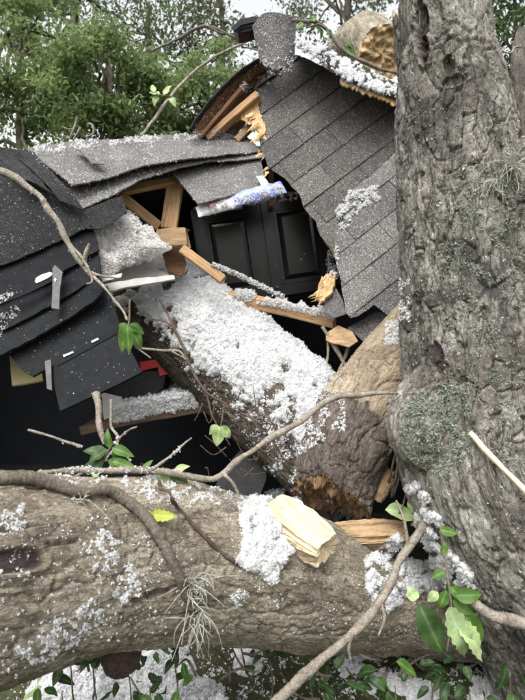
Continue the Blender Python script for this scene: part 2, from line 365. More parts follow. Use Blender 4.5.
# ------------------------------------------------------------------ helpers: shapes
def tube(name, pts, mat, parent=None, seg=8, n=None, wob=0.0):
    """pts: rows (x, y, z, r)"""
    n = n or max(8, 6 * len(pts))
    A, s = crom(pts, n); C = A[:, :3].copy(); R = np.maximum(A[:, 3], 0.0008)
    if wob:
        for k in range(3): C[:, k] += wob * (vnoise(np.stack([s * 14, s * 0 + 7 * k + pts[0][0], s * 0 + 3.3], 1), k) - 0.5) * 2
    T, N, B = frames(C); th = np.linspace(0, 2 * math.pi, seg, endpoint=False)
    rr = R[:, None] * (1 + 0.22 * (rng.random((n, seg)) - 0.5)) * (0.72 + 0.56 * vnoise(np.stack([s / (R.mean() * 5 + 1e-6), s * 0 + pts[0][2] * 31, s * 0], 1), 4))[:, None]
    V = C[:, None] + rr[..., None] * (np.cos(th)[None, :, None] * N[:, None] + np.sin(th)[None, :, None] * B[:, None])
    V = V.reshape(-1, 3).tolist(); F = []
    for i in range(n - 1):
        for j in range(seg):
            F.append((i * seg + j, i * seg + (j + 1) % seg, (i + 1) * seg + (j + 1) % seg, (i + 1) * seg + j))
    F.append(tuple(range(seg - 1, -1, -1))); F.append(tuple(range((n - 1) * seg, n * seg)))
    me = bpy.data.meshes.new(name); me.from_pydata(V, [], F); me.update()
    return link(name, me, mat, parent, True)
def pxtube(pts):
    """rows (px, py, Y, half width px) -> world rows"""
    out = []
    for px, py, Y, h in pts:
        p = P(px, py, Y); out.append((*p, pr(p, h)))
    return out
def merge_tubes(name, lists, mat, parent=None, seg=5):
    bm = bmesh.new()
    for L in lists:
        o = tube('_t', L, None, None, seg=seg, n=max(4, 4 * len(L))); bm.from_mesh(o.data); me = o.data
        bpy.data.objects.remove(o); bpy.data.meshes.remove(me)
    me = bpy.data.meshes.new(name); bm.to_mesh(me); bm.free()
    return link(name, me, mat, parent, True)

def log_mesh(name, ctrl, nring, nseg, mat, parent=None, cell=0.05, st=4.0, amp=0.012, lump=0.03, warp=0.5, jag=(0, 0), scars=(), seed=0, fine=0.004, zone=None, arc=None, ridge=0.0, tilt=None):
    pts = pxtube(ctrl); A, s = crom(pts, nring); C = A[:, :3]; R = A[:, 3]
    T, N, B = frames(C); th = np.linspace(0, 2 * math.pi, nseg, endpoint=False)
    ct, sn = np.cos(th), np.sin(th)
    dirs = ct[None, :, None] * N[:, None] + sn[None, :, None] * B[:, None]
    rm = R.mean()
    bc = np.stack(np.broadcast_arrays(ct[None] * R[:, None], sn[None] * R[:, None], s[:, None]), -1).reshape(-1, 3)
    big = fbm(bc * 4.0, 3, seed) - 0.5
    big2 = fbm(bc * np.array([13., 13., 6.]), 3, seed + 40) - 0.5
    q = bc * np.array([1, 1, 1 / st]) / cell
    w = np.stack([fbm(bc * 11 + 31 * k, 3, seed + 60 + k) - 0.5 for k in range(3)], 1)
    q = q + w * warp * 4
    f1, f2, cid = voro(q, seed)
    e = f2 - f1
    plate = sstep(0.0, 0.10, e)
    f1b, f2b, cid2 = voro(q * np.array([2.3, 2.3, 3.4]) + 9, seed + 3); pl2 = sstep(0, 0.3, f2b - f1b)
    fn = 1.6 * (fbm(bc * np.array([95., 95., 70.]), 3, seed + 80) - 0.5)
    rg = 1 - np.abs(2 * fbm(bc * np.array([26., 26., 5.]) + w * 2, 3, seed + 90) - 1)
    h = amp * (plate - 0.5) * (0.7 + 0.5 * cid) + amp * 0.15 * (pl2 - 0.5) + amp * 0.35 * (cid2 - 0.5) + fine * fn + lump * big + lump * 0.45 * big2 + ridge * (rg - 0.7)
    scar = np.zeros(len(bc))
    Rr = np.repeat(R, nseg)
    V0 = (C[:, None] + R[:, None, None] * dirs).reshape(-1, 3)
    for (sx, sy, sY, hx, hy, dep, colr) in scars:
        # ellipse on the surface, measured along and around the log
        c0 = np.array(P(sx, sy, sY)); i0 = np.argmin(np.linalg.norm(V0 - c0, axis=1))
        ds = (bc[:, 2] - bc[i0, 2]) / hx; a = np.arctan2(bc[:, 1], bc[:, 0]) - math.atan2(bc[i0, 1], bc[i0, 0]); a = (a + math.pi) % (2 * math.pi) - math.pi
        dd = np.sqrt(ds ** 2 + (a * Rr / hy) ** 2) + (fbm(bc * 22, 3, 5) - 0.5) * 0.7
        h = h - dep * (1 - sstep(0.75, 1.0, dd)) + dep * 0.5 * np.exp(-((dd - 1.08) / 0.13) ** 2)
        scar = np.maximum(scar, colr * (1 - sstep(0.8, 1.0, dd)))
    V = V0 + h[:, None] * dirs.reshape(-1, 3)
    V = V.reshape(nring, nseg, 3)
    off = np.zeros((2, nseg))
    for k in (0, 1):
        if jag[k]:
            off[k] = jag[k] * (fbm(np.stack([ct * 2.2 + 3 * k, sn * 2.2, th * 0 + seed], 1), 4, seed + 7) - 0.5) * 2 \
                   + jag[k] * 0.6 * (rng.random(nseg) - 0.5)
            sc_ = max(jag[k] * 0.9, 1e-3)
            if tilt and k == 1:
                tv = np.array(tilt[:3]); tv = tv / np.linalg.norm(tv); off[k] -= tilt[3] * np.clip(dirs[-1] @ tv + 0.2, 0, 2); sc_ = max(sc_, tilt[3] * 0.9)
            wgt = np.exp(-(s if k == 0 else s[-1] - s) / sc_)
            V += (wgt[:, None] * off[k][None])[..., None] * (T[:, None] * 1.0)
    ii, jj = np.meshgrid(np.arange(nring - 1), np.arange(nseg), indexing='ij'); j2 = (jj + 1) % nseg
    F = np.stack([ii * nseg + jj, ii * nseg + j2, (ii + 1) * nseg + j2, (ii + 1) * nseg + jj], -1).reshape(-1, 4)
    z = np.zeros(len(bc)) if zone is None else sstep(zone[0], zone[1], bc[:, 2] / s[-1])
    o = mesh_np(name, V.reshape(-1, 3), F, mat, parent, True, {'bc': ('FLOAT_VECTOR', bc), 'bk': ('FLOAT', np.clip(plate * 0.8 + pl2 * 0.2, 0, 1)), 'cell': ('FLOAT', cid), 'scar': ('FLOAT', scar), 'zone': ('FLOAT', z)})
    return o, dict(C=C, R=R, T=T, N=N, B=B, s=s, V=V, th=th, dirs=dirs)
def end_face(name, info, end, mat, parent, deep=0.05, rough=0.03, rings=16, seed=0, wood=False):
    """the torn wood inside a log's end"""
    k = 0 if end == 0 else -1
    rim = info['V'][k]; c = rim.mean(0); T = info['T'][k] * (-1 if end == 0 else 1)
    ns = len(rim); V = []
    for r in range(rings + 1):
        f = 1 - r / rings
        rel = rim - c; ax = rel @ T; pln = rel - np.outer(ax, T); ringp = c + pln * max(f, 0.001) + np.outer(ax * f ** 5, T)
        q = ringp * 24
        d = rough * (fbm(q * 1.6, 5, seed) - 0.5) * 3 * (1 if r else 0) - deep * math.sin(min(1, (1 - f) * 1.6) * math.pi / 2)
        if r == 0: d = d * 0
        V.append(ringp + np.outer(d, T))
    V = np.array(V).reshape(-1, 3); F = []
    for r in range(rings):
        for j in range(ns):
            F.append((r * ns + j, r * ns + (j + 1) % ns, (r + 1) * ns + (j + 1) % ns, (r + 1) * ns + j))
    return mesh_np(name, V, F, mat, parent, False, {'wd': ('FLOAT_VECTOR', V)})
def beam(name, p0, p1, w, h, mat, parent=None, up=Vector((0, 0, 1)), torn=0.0, nlen=10):
    """a length of lumber, w across (sideways) and h along up, with slightly worn arrises and ends that may be splintered"""
    p0, p1 = Vector(p0), Vector(p1); T = (p1 - p0).normalized(); S = T.cross(up).normalized(); U = S.cross(T)
    L = (p1 - p0).length; bvl = min(w, h) * 0.1
    x, y, c_ = w / 2, h / 2, bvl
    prof = [(x - c_, -y), (x, -y + c_), (x, y - c_), (x - c_, y), (-x + c_, y), (-x, y - c_), (-x, -y + c_), (-x + c_, -y)]
    V = []; W = []; k = len(prof); sd = rnd.random() * 50
    for i in range(nlen + 1):
        t = i / nlen
        for (a, b_) in prof:
            e = 0
            if torn and i == nlen: e = (rnd.random() - 0.35) * torn
            bow = 0.006 * math.sin(t * math.pi)
            V.append(p0 + T * (t * L + e) + S * (a * (1 + 0.02 * rnd.uniform(-1, 1))) + U * (b_ * (1 + 0.02 * rnd.uniform(-1, 1)) + bow)); W.append((t * L + sd, a, b_))
    F = [(i * k + j, i * k + (j + 1) % k, (i + 1) * k + (j + 1) % k, (i + 1) * k + j) for i in range(nlen) for j in range(k)]
    F += [tuple(range(k - 1, -1, -1)), tuple(range(nlen * k, nlen * k + k))]
    o = mesh_py(name, V, F, mat, parent)
    at = o.data.attributes.new('wd', 'FLOAT_VECTOR', 'POINT'); at.data.foreach_set('vector', np.array(W, dtype=np.float32).ravel())
    return o
def ribbon(name, top, bot, mat, parent=None, n=40, m=10, thick=0.006, wav=0.008, freq=7, edge=0.004, seed=0, sag=0.0):
    """a bent sheet between two edges given as rows (px, py, Y)"""
    a, _ = crom([P(*q) for q in top], n); b_, _ = crom([P(*q) for q in bot], n)
    V = np.array([[a[i] * (1 - j / m) + b_[i] * (j / m) for j in range(m + 1)] for i in range(n)])
    du = np.gradient(V, axis=0); dv = np.gradient(V, axis=1); nn = np.cross(du, dv); nn /= np.linalg.norm(nn, axis=2)[..., None] + 1e-9
    if nn[..., 1].mean() > 0: nn = -nn
    off = wav * 2 * (fbm(V.reshape(-1, 3) * freq, 3, seed) - 0.5)
    jj = np.arange(m + 1) / m
    off = off.reshape(n, m + 1) - sag * np.sin(jj * math.pi)[None]
    jit = edge * (rng.random((n,)) - 0.5)
    V[:, -1] += jit[:, None] * dv[:, -1] / (np.linalg.norm(dv[:, -1], axis=1)[:, None] + 1e-9) * 2
    A = (V + nn * off[..., None]).reshape(-1, 3); Bk = (V + nn * (off - thick)[..., None]).reshape(-1, 3)
    k = m + 1; F = []
    for i in range(n - 1):
        for j in range(m):
            f = (i * k + j, (i + 1) * k + j, (i + 1) * k + j + 1, i * k + j + 1); F.append(f); F.append(tuple(x + n * k for x in reversed(f)))
    rim = [i * k for i in range(n)] + [(n - 1) * k + j for j in range(1, k)] + [i * k + m for i in range(n - 2, -1, -1)] + [j for j in range(m - 1, 0, -1)]
    for x in range(len(rim)):
        p, q = rim[x], rim[(x + 1) % len(rim)]; F.append((p, q, q + n * k, p + n * k))
    o = mesh_py(name, np.vstack([A, Bk]), F, mat, parent)
    at = o.data.attributes.new('wd', 'FLOAT_VECTOR', 'POINT'); at.data.foreach_set('vector', np.vstack([A, Bk]).astype(np.float32).ravel())
    return o
def jagpoly(poly, step, amp, seed=0):
    out = []; r = random.Random(seed + 3)
    for i in range(len(poly)):
        a, b_ = Vector(poly[i]), Vector(poly[(i + 1) % len(poly)]); L = (b_ - a).length; k = max(1, int(L / step)); n = Vector((-(b_ - a).y, (b_ - a).x)).normalized()
        for j in range(k):
            out.append(tuple(a.lerp(b_, (j + (0.3 * (r.random() - 0.5) if j else 0)) / k) + n * (amp * (r.random() - 0.5) * 2 if j else 0)))
    return out
def slab(name, poly, pl, thick, mat, parent=None, lift=0.0, step=9, amp=0.35, seed=0):
    """a flat board: outline in survey pixels laid on plane pl, thickness going away from the viewer"""
    pp = jagpoly(poly, step, amp, seed)
    A = [onpl(x, y, pl) + pl[1] * lift for x, y in pp]; Bk = [p - pl[1] * thick for p in A]; k = len(A)
    F = [tuple(range(k)), tuple(range(2 * k - 1, k - 1, -1))] + [(i, (i + 1) % k, (i + 1) % k + k, i + k) for i in range(k)]
    o = mesh_py(name, A + Bk, F, mat, parent)
    bm = bmesh.new(); bm.from_mesh(o.data); bmesh.ops.triangulate(bm, faces=[f for f in bm.faces if len(f.verts) > 4]); bm.to_mesh(o.data); bm.free()
    at = o.data.attributes.new('wd', 'FLOAT_VECTOR', 'POINT'); at.data.foreach_set('vector', np.array([tuple(v.co) for v in o.data.vertices], dtype=np.float32).ravel())
    return o
ICO_V = None
def ico():
    global ICO_V, ICO_F
    if ICO_V is None:
        bm = bmesh.new(); bmesh.ops.create_icosphere(bm, subdivisions=1, radius=1.0)
        ICO_V = np.array([v.co[:] for v in bm.verts]); ICO_F = np.array([[v.index for v in f.verts] for f in bm.faces]); bm.free()
    return ICO_V, ICO_F
def rotmats(n):
    q = rng.normal(size=(n, 4)); q /= np.linalg.norm(q, axis=1)[:, None]; w, x, y, z = q.T
    return np.stack([1 - 2 * (y * y + z * z), 2 * (x * y - z * w), 2 * (x * z + y * w), 2 * (x * y + z * w), 1 - 2 * (x * x + z * z), 2 * (y * z - x * w), 2 * (x * z - y * w), 2 * (y * z + x * w), 1 - 2 * (x * x + y * y)], 1).reshape(n, 3, 3)
def tufts(name, pos, size, mat, parent=None, flat=0.8, nf=6):
    """ragged little tufts at pos: a lumpy core for the large ones, a spray of thin shreds for all"""
    pos = np.asarray(pos); size = np.asarray(size); n = len(pos)
    if n == 0: return None
    big = size > 0.0115; parts_v = []; parts_f = []; base = 0
    if big.any():
        v, f = ico(); m_ = int(big.sum()); V = v[None] * rng.uniform(0.7, 1.15, size=(m_, len(v), 1))
        V = np.einsum('nij,nkj->nki', rotmats(m_), V) * size[big].reshape(m_, 1, 1) + pos[big][:, None]
        parts_v.append(V.reshape(-1, 3)); parts_f.append((f[None] + (np.arange(m_) * len(v))[:, None, None]).reshape(-1, 3)); base = m_ * len(v)
    sm = ~big; ps, ss = pos[sm], size[sm]
    if big.any():
        k = 14; d = rng.normal(size=(int(big.sum()), k, 3)); d /= np.linalg.norm(d, axis=2)[..., None]
        ps = np.vstack([ps, (pos[big][:, None] + d * size[big][:, None, None] * 0.95).reshape(-1, 3)]); ss = np.concatenate([ss, rng.uniform(0.0025, 0.006, int(big.sum()) * k)])
    n = len(ps)
    if n:
        c = rng.normal(size=(n, nf, 3)) * 0.38; R_ = rotmats(n * nf).reshape(n, nf, 3, 3)
        t = np.array([[-0.85, -0.32, 0], [0.85, -0.1, 0], [0.1, 0.62, 0]])[None, None] * rng.uniform(0.6, 1.35, size=(n, nf, 3, 1))
        V = (np.einsum('nfij,nfkj->nfki', R_, t) + c[:, :, None]) * ss[:, None, None, None] + ps[:, None, None]
        V = V.reshape(-1, 3); parts_v.append(V); parts_f.append(np.arange(len(V)).reshape(-1, 3) + base)
    return mesh_np(name, np.vstack(parts_v), np.vstack(parts_f), mat, parent, False)
def inpoly(x, y, poly):
    c = False; j = len(poly) - 1
    for i in range(len(poly)):
        xi, yi = poly[i]; xj, yj = poly[j]
        if (yi > y) != (yj > y) and x < (xj - xi) * (y - yi) / (yj - yi) + xi: c = not c
        j = i
    return c
SKIPS = ('twig', 'fallen_branch', 'leaf')
def scatter(poly, n, sz=(0.003, 0.009), clump=0.0, cf=0.12, thick=0.0, upmin=-1, skip=(), seed=0, pw=2.5, only=None):
    """points resting on whatever stands in an area of the survey frame"""
    xs = [p[0] for p in poly]; ys = [p[1] for p in poly]; pos = []; siz = []; tries = 0
    dg = bpy.context.evaluated_depsgraph_get(); r = random.Random(seed)
    while len(pos) < n and tries < n * 7:
        tries += 1
        x = r.uniform(min(xs), max(xs)); y = r.uniform(min(ys), max(ys))
        if not inpoly(x, y, poly): continue
        nz = mnoise.fractal(Vector((x * cf, y * cf, seed * 3.7)), 0.6, 2.0, 3) if clump else 0
        if clump and nz < clump - 0.5 + 0.15 * r.random(): continue
        d = ray(x, y).normalized(); ok, loc, nor, idx, ob, mx = scn.ray_cast(dg, ORIG, d)
        if not ok or ob.name.split('.')[0] in skip: continue
        if only and ob.name.split('.')[0] not in only: continue
        if nor.dot(d) > 0: nor = -nor
        if nor.z < upmin: continue
        s = sz[0] + (sz[1] - sz[0]) * r.random() ** pw
        t = thick * r.random() * (1 if not clump else min(1, max(0.1, (nz + 0.5 - clump) * 2.5)))
        pos.append(loc + nor * (s * 0.25) + Vector((0, -0.25, 1)).normalized() * t); siz.append(s)
    return [tuple(p) for p in pos], siz

# ================================================================== the setting
def grid_sheet(name, x0, x1, y0, y1, nx, ny, zf, mat):
    xs = np.linspace(x0, x1, nx); ys = np.linspace(y0, y1, ny); X, Y = np.meshgrid(xs, ys, indexing='ij')
    V = np.stack([X, Y, zf(X, Y)], -1).reshape(-1, 3); ii, jj = np.meshgrid(np.arange(nx - 1), np.arange(ny - 1), indexing='ij')
    F = np.stack([ii * ny + jj, (ii + 1) * ny + jj, (ii + 1) * ny + jj + 1, ii * ny + jj + 1], -1).reshape(-1, 4)
    return mesh_np(name, V, F, mat, None, True)
# the ground: one sheet to the horizon, finer close by
def gz(X, Y):
    q = np.stack([X.ravel() * 2.2, Y.ravel() * 2.2, X.ravel() * 0], 1)
    near = np.exp(-((X / 8) ** 2 + ((Y - 2) / 8) ** 2))
    return (0.10 * (fbm(q, 4, 3) - 0.5)).reshape(X.shape) * near
def warp_axis(n, c, R):
    t = np.linspace(-1, 1, n); return c + np.sign(t) * (np.abs(t) * 4 + np.abs(t) ** 6 * (R - 4))
xs = warp_axis(180, 0, 600); ys = warp_axis(180, 2, 600); X, Y = np.meshgrid(xs, ys, indexing='ij')
V = np.stack([X, Y, gz(X, Y)], -1).reshape(-1, 3); ii, jj = np.meshgrid(np.arange(179), np.arange(179), indexing='ij')
F = np.stack([ii * 180 + jj, (ii + 1) * 180 + jj, (ii + 1) * 180 + jj + 1, ii * 180 + jj + 1], -1).reshape(-1, 4)
tag(mesh_np('ground', V, F, M['ground'], None, True), kind='structure')

# ------------------------------------------------------------------ the crushed house
def boxm(name, c, d, mat, parent=None, rot=None, bev=0.08):
    V = [Vector((sx * d[0] / 2, sy * d[1] / 2, sz * d[2] / 2)) for sx in (-1, 1) for sy in (-1, 1) for sz in (-1, 1)]
    if rot is not None: V = [rot @ v for v in V]
    V = [v + Vector(c) for v in V]
    F = [(0, 1, 3, 2), (4, 6, 7, 5), (0, 4, 5, 1), (2, 3, 7, 6), (0, 2, 6, 4), (1, 5, 7, 3)]
    o = mesh_py(name, V, F, mat, parent)
    bm = bmesh.new(); bm.from_mesh(o.data); bmesh.ops.bevel(bm, geom=bm.edges[:], offset=min(d) * bev, segments=1 if bev < 0.2 else 2, affect='EDGES'); bm.to_mesh(o.data); bm.free()
    return o
HL, HR, HB = -2.7, 1.9, 4.7
house = thing('crushed_house', (0, 3.6, 0), 'crushed house with a navy interior darkened for shade under its broken grey shingle roof', 'house')
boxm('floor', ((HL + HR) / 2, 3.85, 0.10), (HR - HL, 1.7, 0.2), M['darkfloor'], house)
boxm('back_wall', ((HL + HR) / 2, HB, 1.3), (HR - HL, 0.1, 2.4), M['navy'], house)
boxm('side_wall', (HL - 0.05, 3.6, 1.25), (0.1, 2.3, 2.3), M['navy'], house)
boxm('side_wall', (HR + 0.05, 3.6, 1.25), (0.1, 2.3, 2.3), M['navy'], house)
# back slope of the roof, out of the viewer's sight, closing the attic
for (x0, x1, ya, za, yb, zb) in ((HL - 0.1, 0.05, 3.30, 2.60, 4.95, 2.25), (0.06, HR + 0.15, 3.36, 3.02, 4.95, 2.3)):
    c = Vector(((x0 + x1) / 2, (ya + yb) / 2, (za + zb) / 2)); L = math.hypot(yb - ya, zb - za)
    boxm('back_slope', c, (x1 - x0, L, 0.03), M['felt'], house, Matrix.Rotation(math.atan2(zb - za, yb - ya), 3, 'X'))
boxm('attic_end', (0.055, 3.95, 2.55), (0.03, 1.5, 0.55), M['darkwood'], house)
# lower front wall to the left, in the dark behind the fallen log
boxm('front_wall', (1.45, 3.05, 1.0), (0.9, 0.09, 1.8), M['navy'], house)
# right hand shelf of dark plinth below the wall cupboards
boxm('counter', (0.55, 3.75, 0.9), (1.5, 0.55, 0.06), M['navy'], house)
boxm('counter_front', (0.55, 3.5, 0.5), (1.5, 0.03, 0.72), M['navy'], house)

# left roof slope: deck and courses of shingle, sagging over the break
lr = thing('sagging_roof_slope', P(130, 175, 2.8), 'sagging grey shingle roof slope on the left with lifted courses and curled black edge', 'roof')
ribbon('roof_deck', [(-110, 164, 2.70), (30, 153, 2.83), (130, 146, 3.02), (252, 139, 3.27)], [(-110, 200, 2.60), (90, 196, 2.62), (150, 174, 2.80), (258, 158, 3.08)], M['felt'], lr, 40, 8, 0.012, 0.006)
ribbon('shingle_course', [(172, 172, 2.86), (210, 160, 2.98), (259, 152, 3.07)], [(198, 204, 2.72), (228, 196, 2.78), (266, 184, 2.86)], M['shingle_light'], lr, 24, 8, 0.007, 0.006, seed=3)
ribbon('shingle_course', [(52, 168, 2.68), (100, 160, 2.74), (160, 152, 2.86), (262, 146, 3.1)], [(82, 209, 2.46), (118, 192, 2.56), (146, 178, 2.68), (203, 163, 2.86), (263, 158, 3.0)], M['shingle_light'], lr, 48, 10, 0.007, 0.010, seed=4)
ribbon('shingle_course', [(26, 148, 2.72), (70, 142, 2.82), (130, 138, 2.95), (185, 134, 3.08), (243, 132, 3.22)], [(72, 185, 2.46), (104, 178, 2.53), (140, 166, 2.64), (190, 158, 2.80), (262, 151, 3.02)], M['shingle_light'], lr, 60, 12, 0.007, 0.012, seed=5)
ribbon('lifted_tab', [(72, 147, 2.70), (86, 150, 2.69)], [(92, 163, 2.55), (106, 164, 2.55)], M['shingle_light'], lr, 8, 8, 0.005, 0.004, seed=6, sag=-0.015)
ribbon('curled_edge', [(8, 152, 2.66), (22, 150, 2.66), (34, 152, 2.62)], [(60, 198, 2.42), (74, 206, 2.40), (84, 210, 2.40)], M['felt'], lr, 12, 24, 0.006, 0.02, 9, seed=8, sag=-0.03)
ribbon('curled_edge', [(-8, 150, 2.62), (6, 149, 2.62), (18, 150, 2.6)], [(24, 180, 2.42), (40, 184, 2.42), (56, 194, 2.42)], M['felt'], lr, 12, 20, 0.006, 0.025, 9, seed=9, sag=0.02)

frs = ribbon('fallen_roofing_sheet', [(-110, 190, 2.66), (20, 180, 2.56), (62, 192, 2.52), (84, 208, 2.48)], [(-110, 310, 2.34), (10, 262, 2.38), (50, 245, 2.40), (92, 226, 2.42)], M['felt'], None, 40, 20, 0.008, 0.02, 5, seed=12)
tag(frs, 'black granule roofing sheet hanging under the left roof edge, above the black boards', 'roofing')
ft = ribbon('roofing_scrap', [(80, 212, 2.44), (100, 203, 2.50), (122, 196, 2.56)], [(86, 229, 2.40), (106, 226, 2.44), (127, 213, 2.52)], M['felt'], None, 14, 8, 0.006, 0.015, 9, seed=14)
tag(ft, 'small curled black roofing scrap tucked between the roof edge and the pale batt', 'roofing')

# broken siding boards at the left
bpl = [plane3((0, 285, 2.335), (60, 262, 2.36), (40, 310, 2.27)), plane3((0, 300, 2.33), (90, 290, 2.36), (60, 360, 2.22)), plane3((0, 340, 2.30), (120, 300, 2.32), (60, 370, 2.20)), plane3((50, 360, 2.20), (120, 330, 2.24), (70, 410, 2.08))]
bd = thing('black_board', P(40, 290, 2.3), 'uppermost broken black board on the left, carrying a steel bracket and white tape mark', 'board')
ribbon('board_strip', [(-110, 306, 2.36), (0, 264, 2.41), (50, 245, 2.43), (92, 225, 2.45)], [(-106, 344, 2.30), (0, 300, 2.34), (55, 276, 2.36), (99, 250, 2.40)], M['black'], bd, 30, 6, 0.012, 0.008, 5, seed=15)
ribbon('board_strip', [(-108, 345, 2.33), (0, 301, 2.37), (55, 277, 2.39), (98, 252, 2.42)], [(-100, 372, 2.25), (0, 331, 2.29), (50, 306, 2.31), (101, 274, 2.35)], M['black'], bd, 30, 6, 0.012, 0.008, 5, seed=16)
ribbon('board_strip', [(-104, 370, 2.29), (0, 329, 2.33), (50, 304, 2.35), (100, 272, 2.38)], [(-96, 404, 2.18), (0, 356, 2.23), (46, 331, 2.25), (90, 303, 2.28), (102, 291, 2.29)], M['black'], bd, 30, 6, 0.012, 0.010, 5, seed=17)
slab('slot_strip', [(-20, 310), (0, 300), (30, 288), (58, 275), (60, 279), (30, 294), (0, 306), (-20, 316)], bpl[0], 0.004, M['navy'], bd, lift=0.012)
slab('tape_mark', [(36.5, 283), (37.5, 279.5), (43, 276.2), (51, 273.6), (54, 274.4), (53.4, 277), (49, 279.8), (41, 283.6), (38, 284.6)], bpl[0], 0.003, M['whitepaint'], bd, lift=0.016, step=50)
br_ = slab('bracket', [(54.5, 270), (57, 267), (64.5, 274), (62, 290), (61, 311), (53.5, 310), (54.5, 290)], bpl[0], 0.006, M['steel'], bd, lift=0.02, step=50, seed=2)
slab('rivet', [(56.2, 282), (57.6, 280), (59, 282), (57.6, 284.5)], bpl[0], 0.004, M['whitepaint'], bd, lift=0.024, step=50)
b2 = slab('black_board', [(6, 352), (45, 331), (90, 303), (105, 283), (118, 322), (120, 330), (98, 340), (56, 361), (30, 375), (22, 371), (14, 362)], bpl[2], 0.014, M['black'], None, lift=-0.02, step=14, amp=0.5, seed=3)
tag(b2, 'middle broken black board on the left, wedged under the uppermost one', 'board', 'broken black boards')
b3 = thing('black_board', P(98, 370, 2.18), 'lowest black board on the left, its square corner hanging over the dark opening', 'board', 'broken black boards')
slab('panel', [(53, 364), (86, 346), (118, 327), (133, 355), (142, 372), (110, 388), (60, 411), (54, 385)], bpl[3], 0.016, M['black'], b3, step=14, amp=0.4, seed=5)
slab('slot_strip', [(56, 362), (86, 346), (117, 329), (118.5, 333), (88, 350), (58, 366)], bpl[3], 0.004, M['navy'], b3, lift=0.004)
slab('tape_mark', [(64, 356), (74, 352), (74.6, 353.6), (64.6, 358)], bpl[3], 0.003, M['whitepaint'], b3, lift=0.010, step=50)
slab('tape_mark', [(92, 342), (99, 338.6), (99.6, 340.4), (92.6, 343.8)], bpl[3], 0.003, M['whitepaint'], b3, lift=0.010, step=50)
slab('bracket', [(47, 363), (53, 361), (54, 392), (49, 390)], bpl[3], 0.006, M['steel'], b3, lift=0.02, step=50)
bd['group'] = 'broken black boards'
cp = slab('cream_panel', [(9, 350), (20, 360), (28, 374), (42, 372), (43, 380), (12, 385)], plane3((10, 350, 2.5), (42, 372, 2.5), (12, 385, 2.42)), 0.02, M['cream'], None, seed=4, amp=0.6)
tag(cp, 'pale yellow scrap of panel poking out below the black boards at the far left', 'panel')

# studs in the hole under the left roof slope
def stud(name, a, b_, w, h, label, mat='stud', up=Vector((0, -1, 0.2)), torn=0.02):
    p0, p1 = P(*a), P(*b_); o = beam(name, p0, p1, pr(p0, w), h, M[mat], None, up=up, torn=torn); return tag(o, label, 'lumber', 'broken house framing')
stud('wall_stud', (169, 229, 2.88), (177, 176, 2.96), 16, 0.045, 'upright pine stud standing in the hole under the left roof slope')
stud('roof_batten', (116, 193, 2.80), (176, 181, 2.94), 8, 0.04, 'thin pine batten running to the top of the upright stud')
stud('roof_batten', (120, 196, 2.80), (158, 226, 2.9), 10, 0.04, 'brown diagonal brace slanting down left of the upright stud')
stud('broken_stud', (182, 249, 2.76), (222, 279, 2.72), 9, 0.035, 'short orange stud slanting down in front of the black cupboard')
stud('wood_block', (158, 240, 2.82), (187, 238, 2.8), 19, 0.06, 'mossy weathered wood block below the upright stud', 'chunk', torn=0.03)
stud('roof_batten', (84, 236, 2.50), (92, 230, 2.52), 7, 0.03, 'stub of orange lumber at the left edge of the pale batt')
stud('roof_batten', (20, 172, 2.6), (52, 176, 2.55), 6, 0.03, 'short brown lumber end under the curled black roof edge', 'darkwood')
bw = slab('broken_plank', [(160, 250), (180, 246), (186, 262), (182, 276), (168, 272)], plane3((160, 250, 2.9), (186, 250, 2.9), (170, 276, 2.86)), 0.02, M['darkwood'], None, amp=1.0, step=5)
tag(bw, 'dark reddish plank scrap below the mossy wood block', 'plank')

# pale boards under the batt
d1 = slab('drywall_scrap', [(96, 280), (112, 272), (128, 262), (138, 266), (160, 256), (162, 264), (156, 268), (170, 276), (150, 278), (120, 286), (108, 280)], plane3((96, 280, 2.60), (172, 276, 2.76), (150, 255, 2.92)), 0.013, M['drywall'], None, amp=1.2, step=4, seed=6)
tag(d1, 'grey white drywall scrap under the pale insulation batt', 'drywall', 'broken drywall')
d2 = slab('drywall_scrap', [(104, 284), (140, 278), (174, 275), (175, 279), (140, 285), (108, 291)], plane3((104, 284, 2.46), (175, 276, 2.60), (108, 291, 2.44)), 0.012, M['drywall'], None, amp=0.5, step=7, seed=7)
tag(d2, 'long thin drywall strip lowest below the batt, beside the fluffy trunk', 'drywall', 'broken drywall')
d3 = slab('drywall_scrap', [(98, 279), (122, 273), (121, 277), (98, 283)], plane3((98, 279, 2.42), (122, 273, 2.42), (98, 283, 2.40)), 0.006, M['drywall'], None, amp=0.6, step=6, seed=8)
tag(d3, 'small white torn paper strip at the left corner below the batt', 'drywall', 'broken drywall')

# black cupboard with raised panel doors, tipped a little
ANG = math.radians(8.5)
cb_o = P(214, 303, 3.35); U_ = Vector((math.cos(ANG), 0.03, math.sin(ANG))).normalized(); W_ = Vector((-math.sin(ANG), -0.05, math.cos(ANG))); W_ = (W_ - U_ * W_.dot(U_)).normalized(); D_ = W_.cross(U_)   # D_ away from the viewer or toward it
if D_.y > 0: D_ = -D_
CR = Matrix((U_, -D_, W_)).transposed()
def cbox(name, u0, u1, d0, d1, w0, w1, mat, parent, bev=None):
    c = cb_o + U_ * (u0 + u1) / 2 + D_ * (d0 + d1) / 2 + W_ * (w0 + w1) / 2
    return boxm(name, c, (u1 - u0, abs(d1 - d0), w1 - w0), mat, parent, CR, bev or 0.08)
cab = thing('wall_cupboard', cb_o, 'black wall cupboard with raised panel doors, tipped behind the torn shingles', 'cupboard')
cbox('carcass', -0.06, 0.92, -0.32, 0.0, -0.03, 0.63, M['blackgloss'], cab)
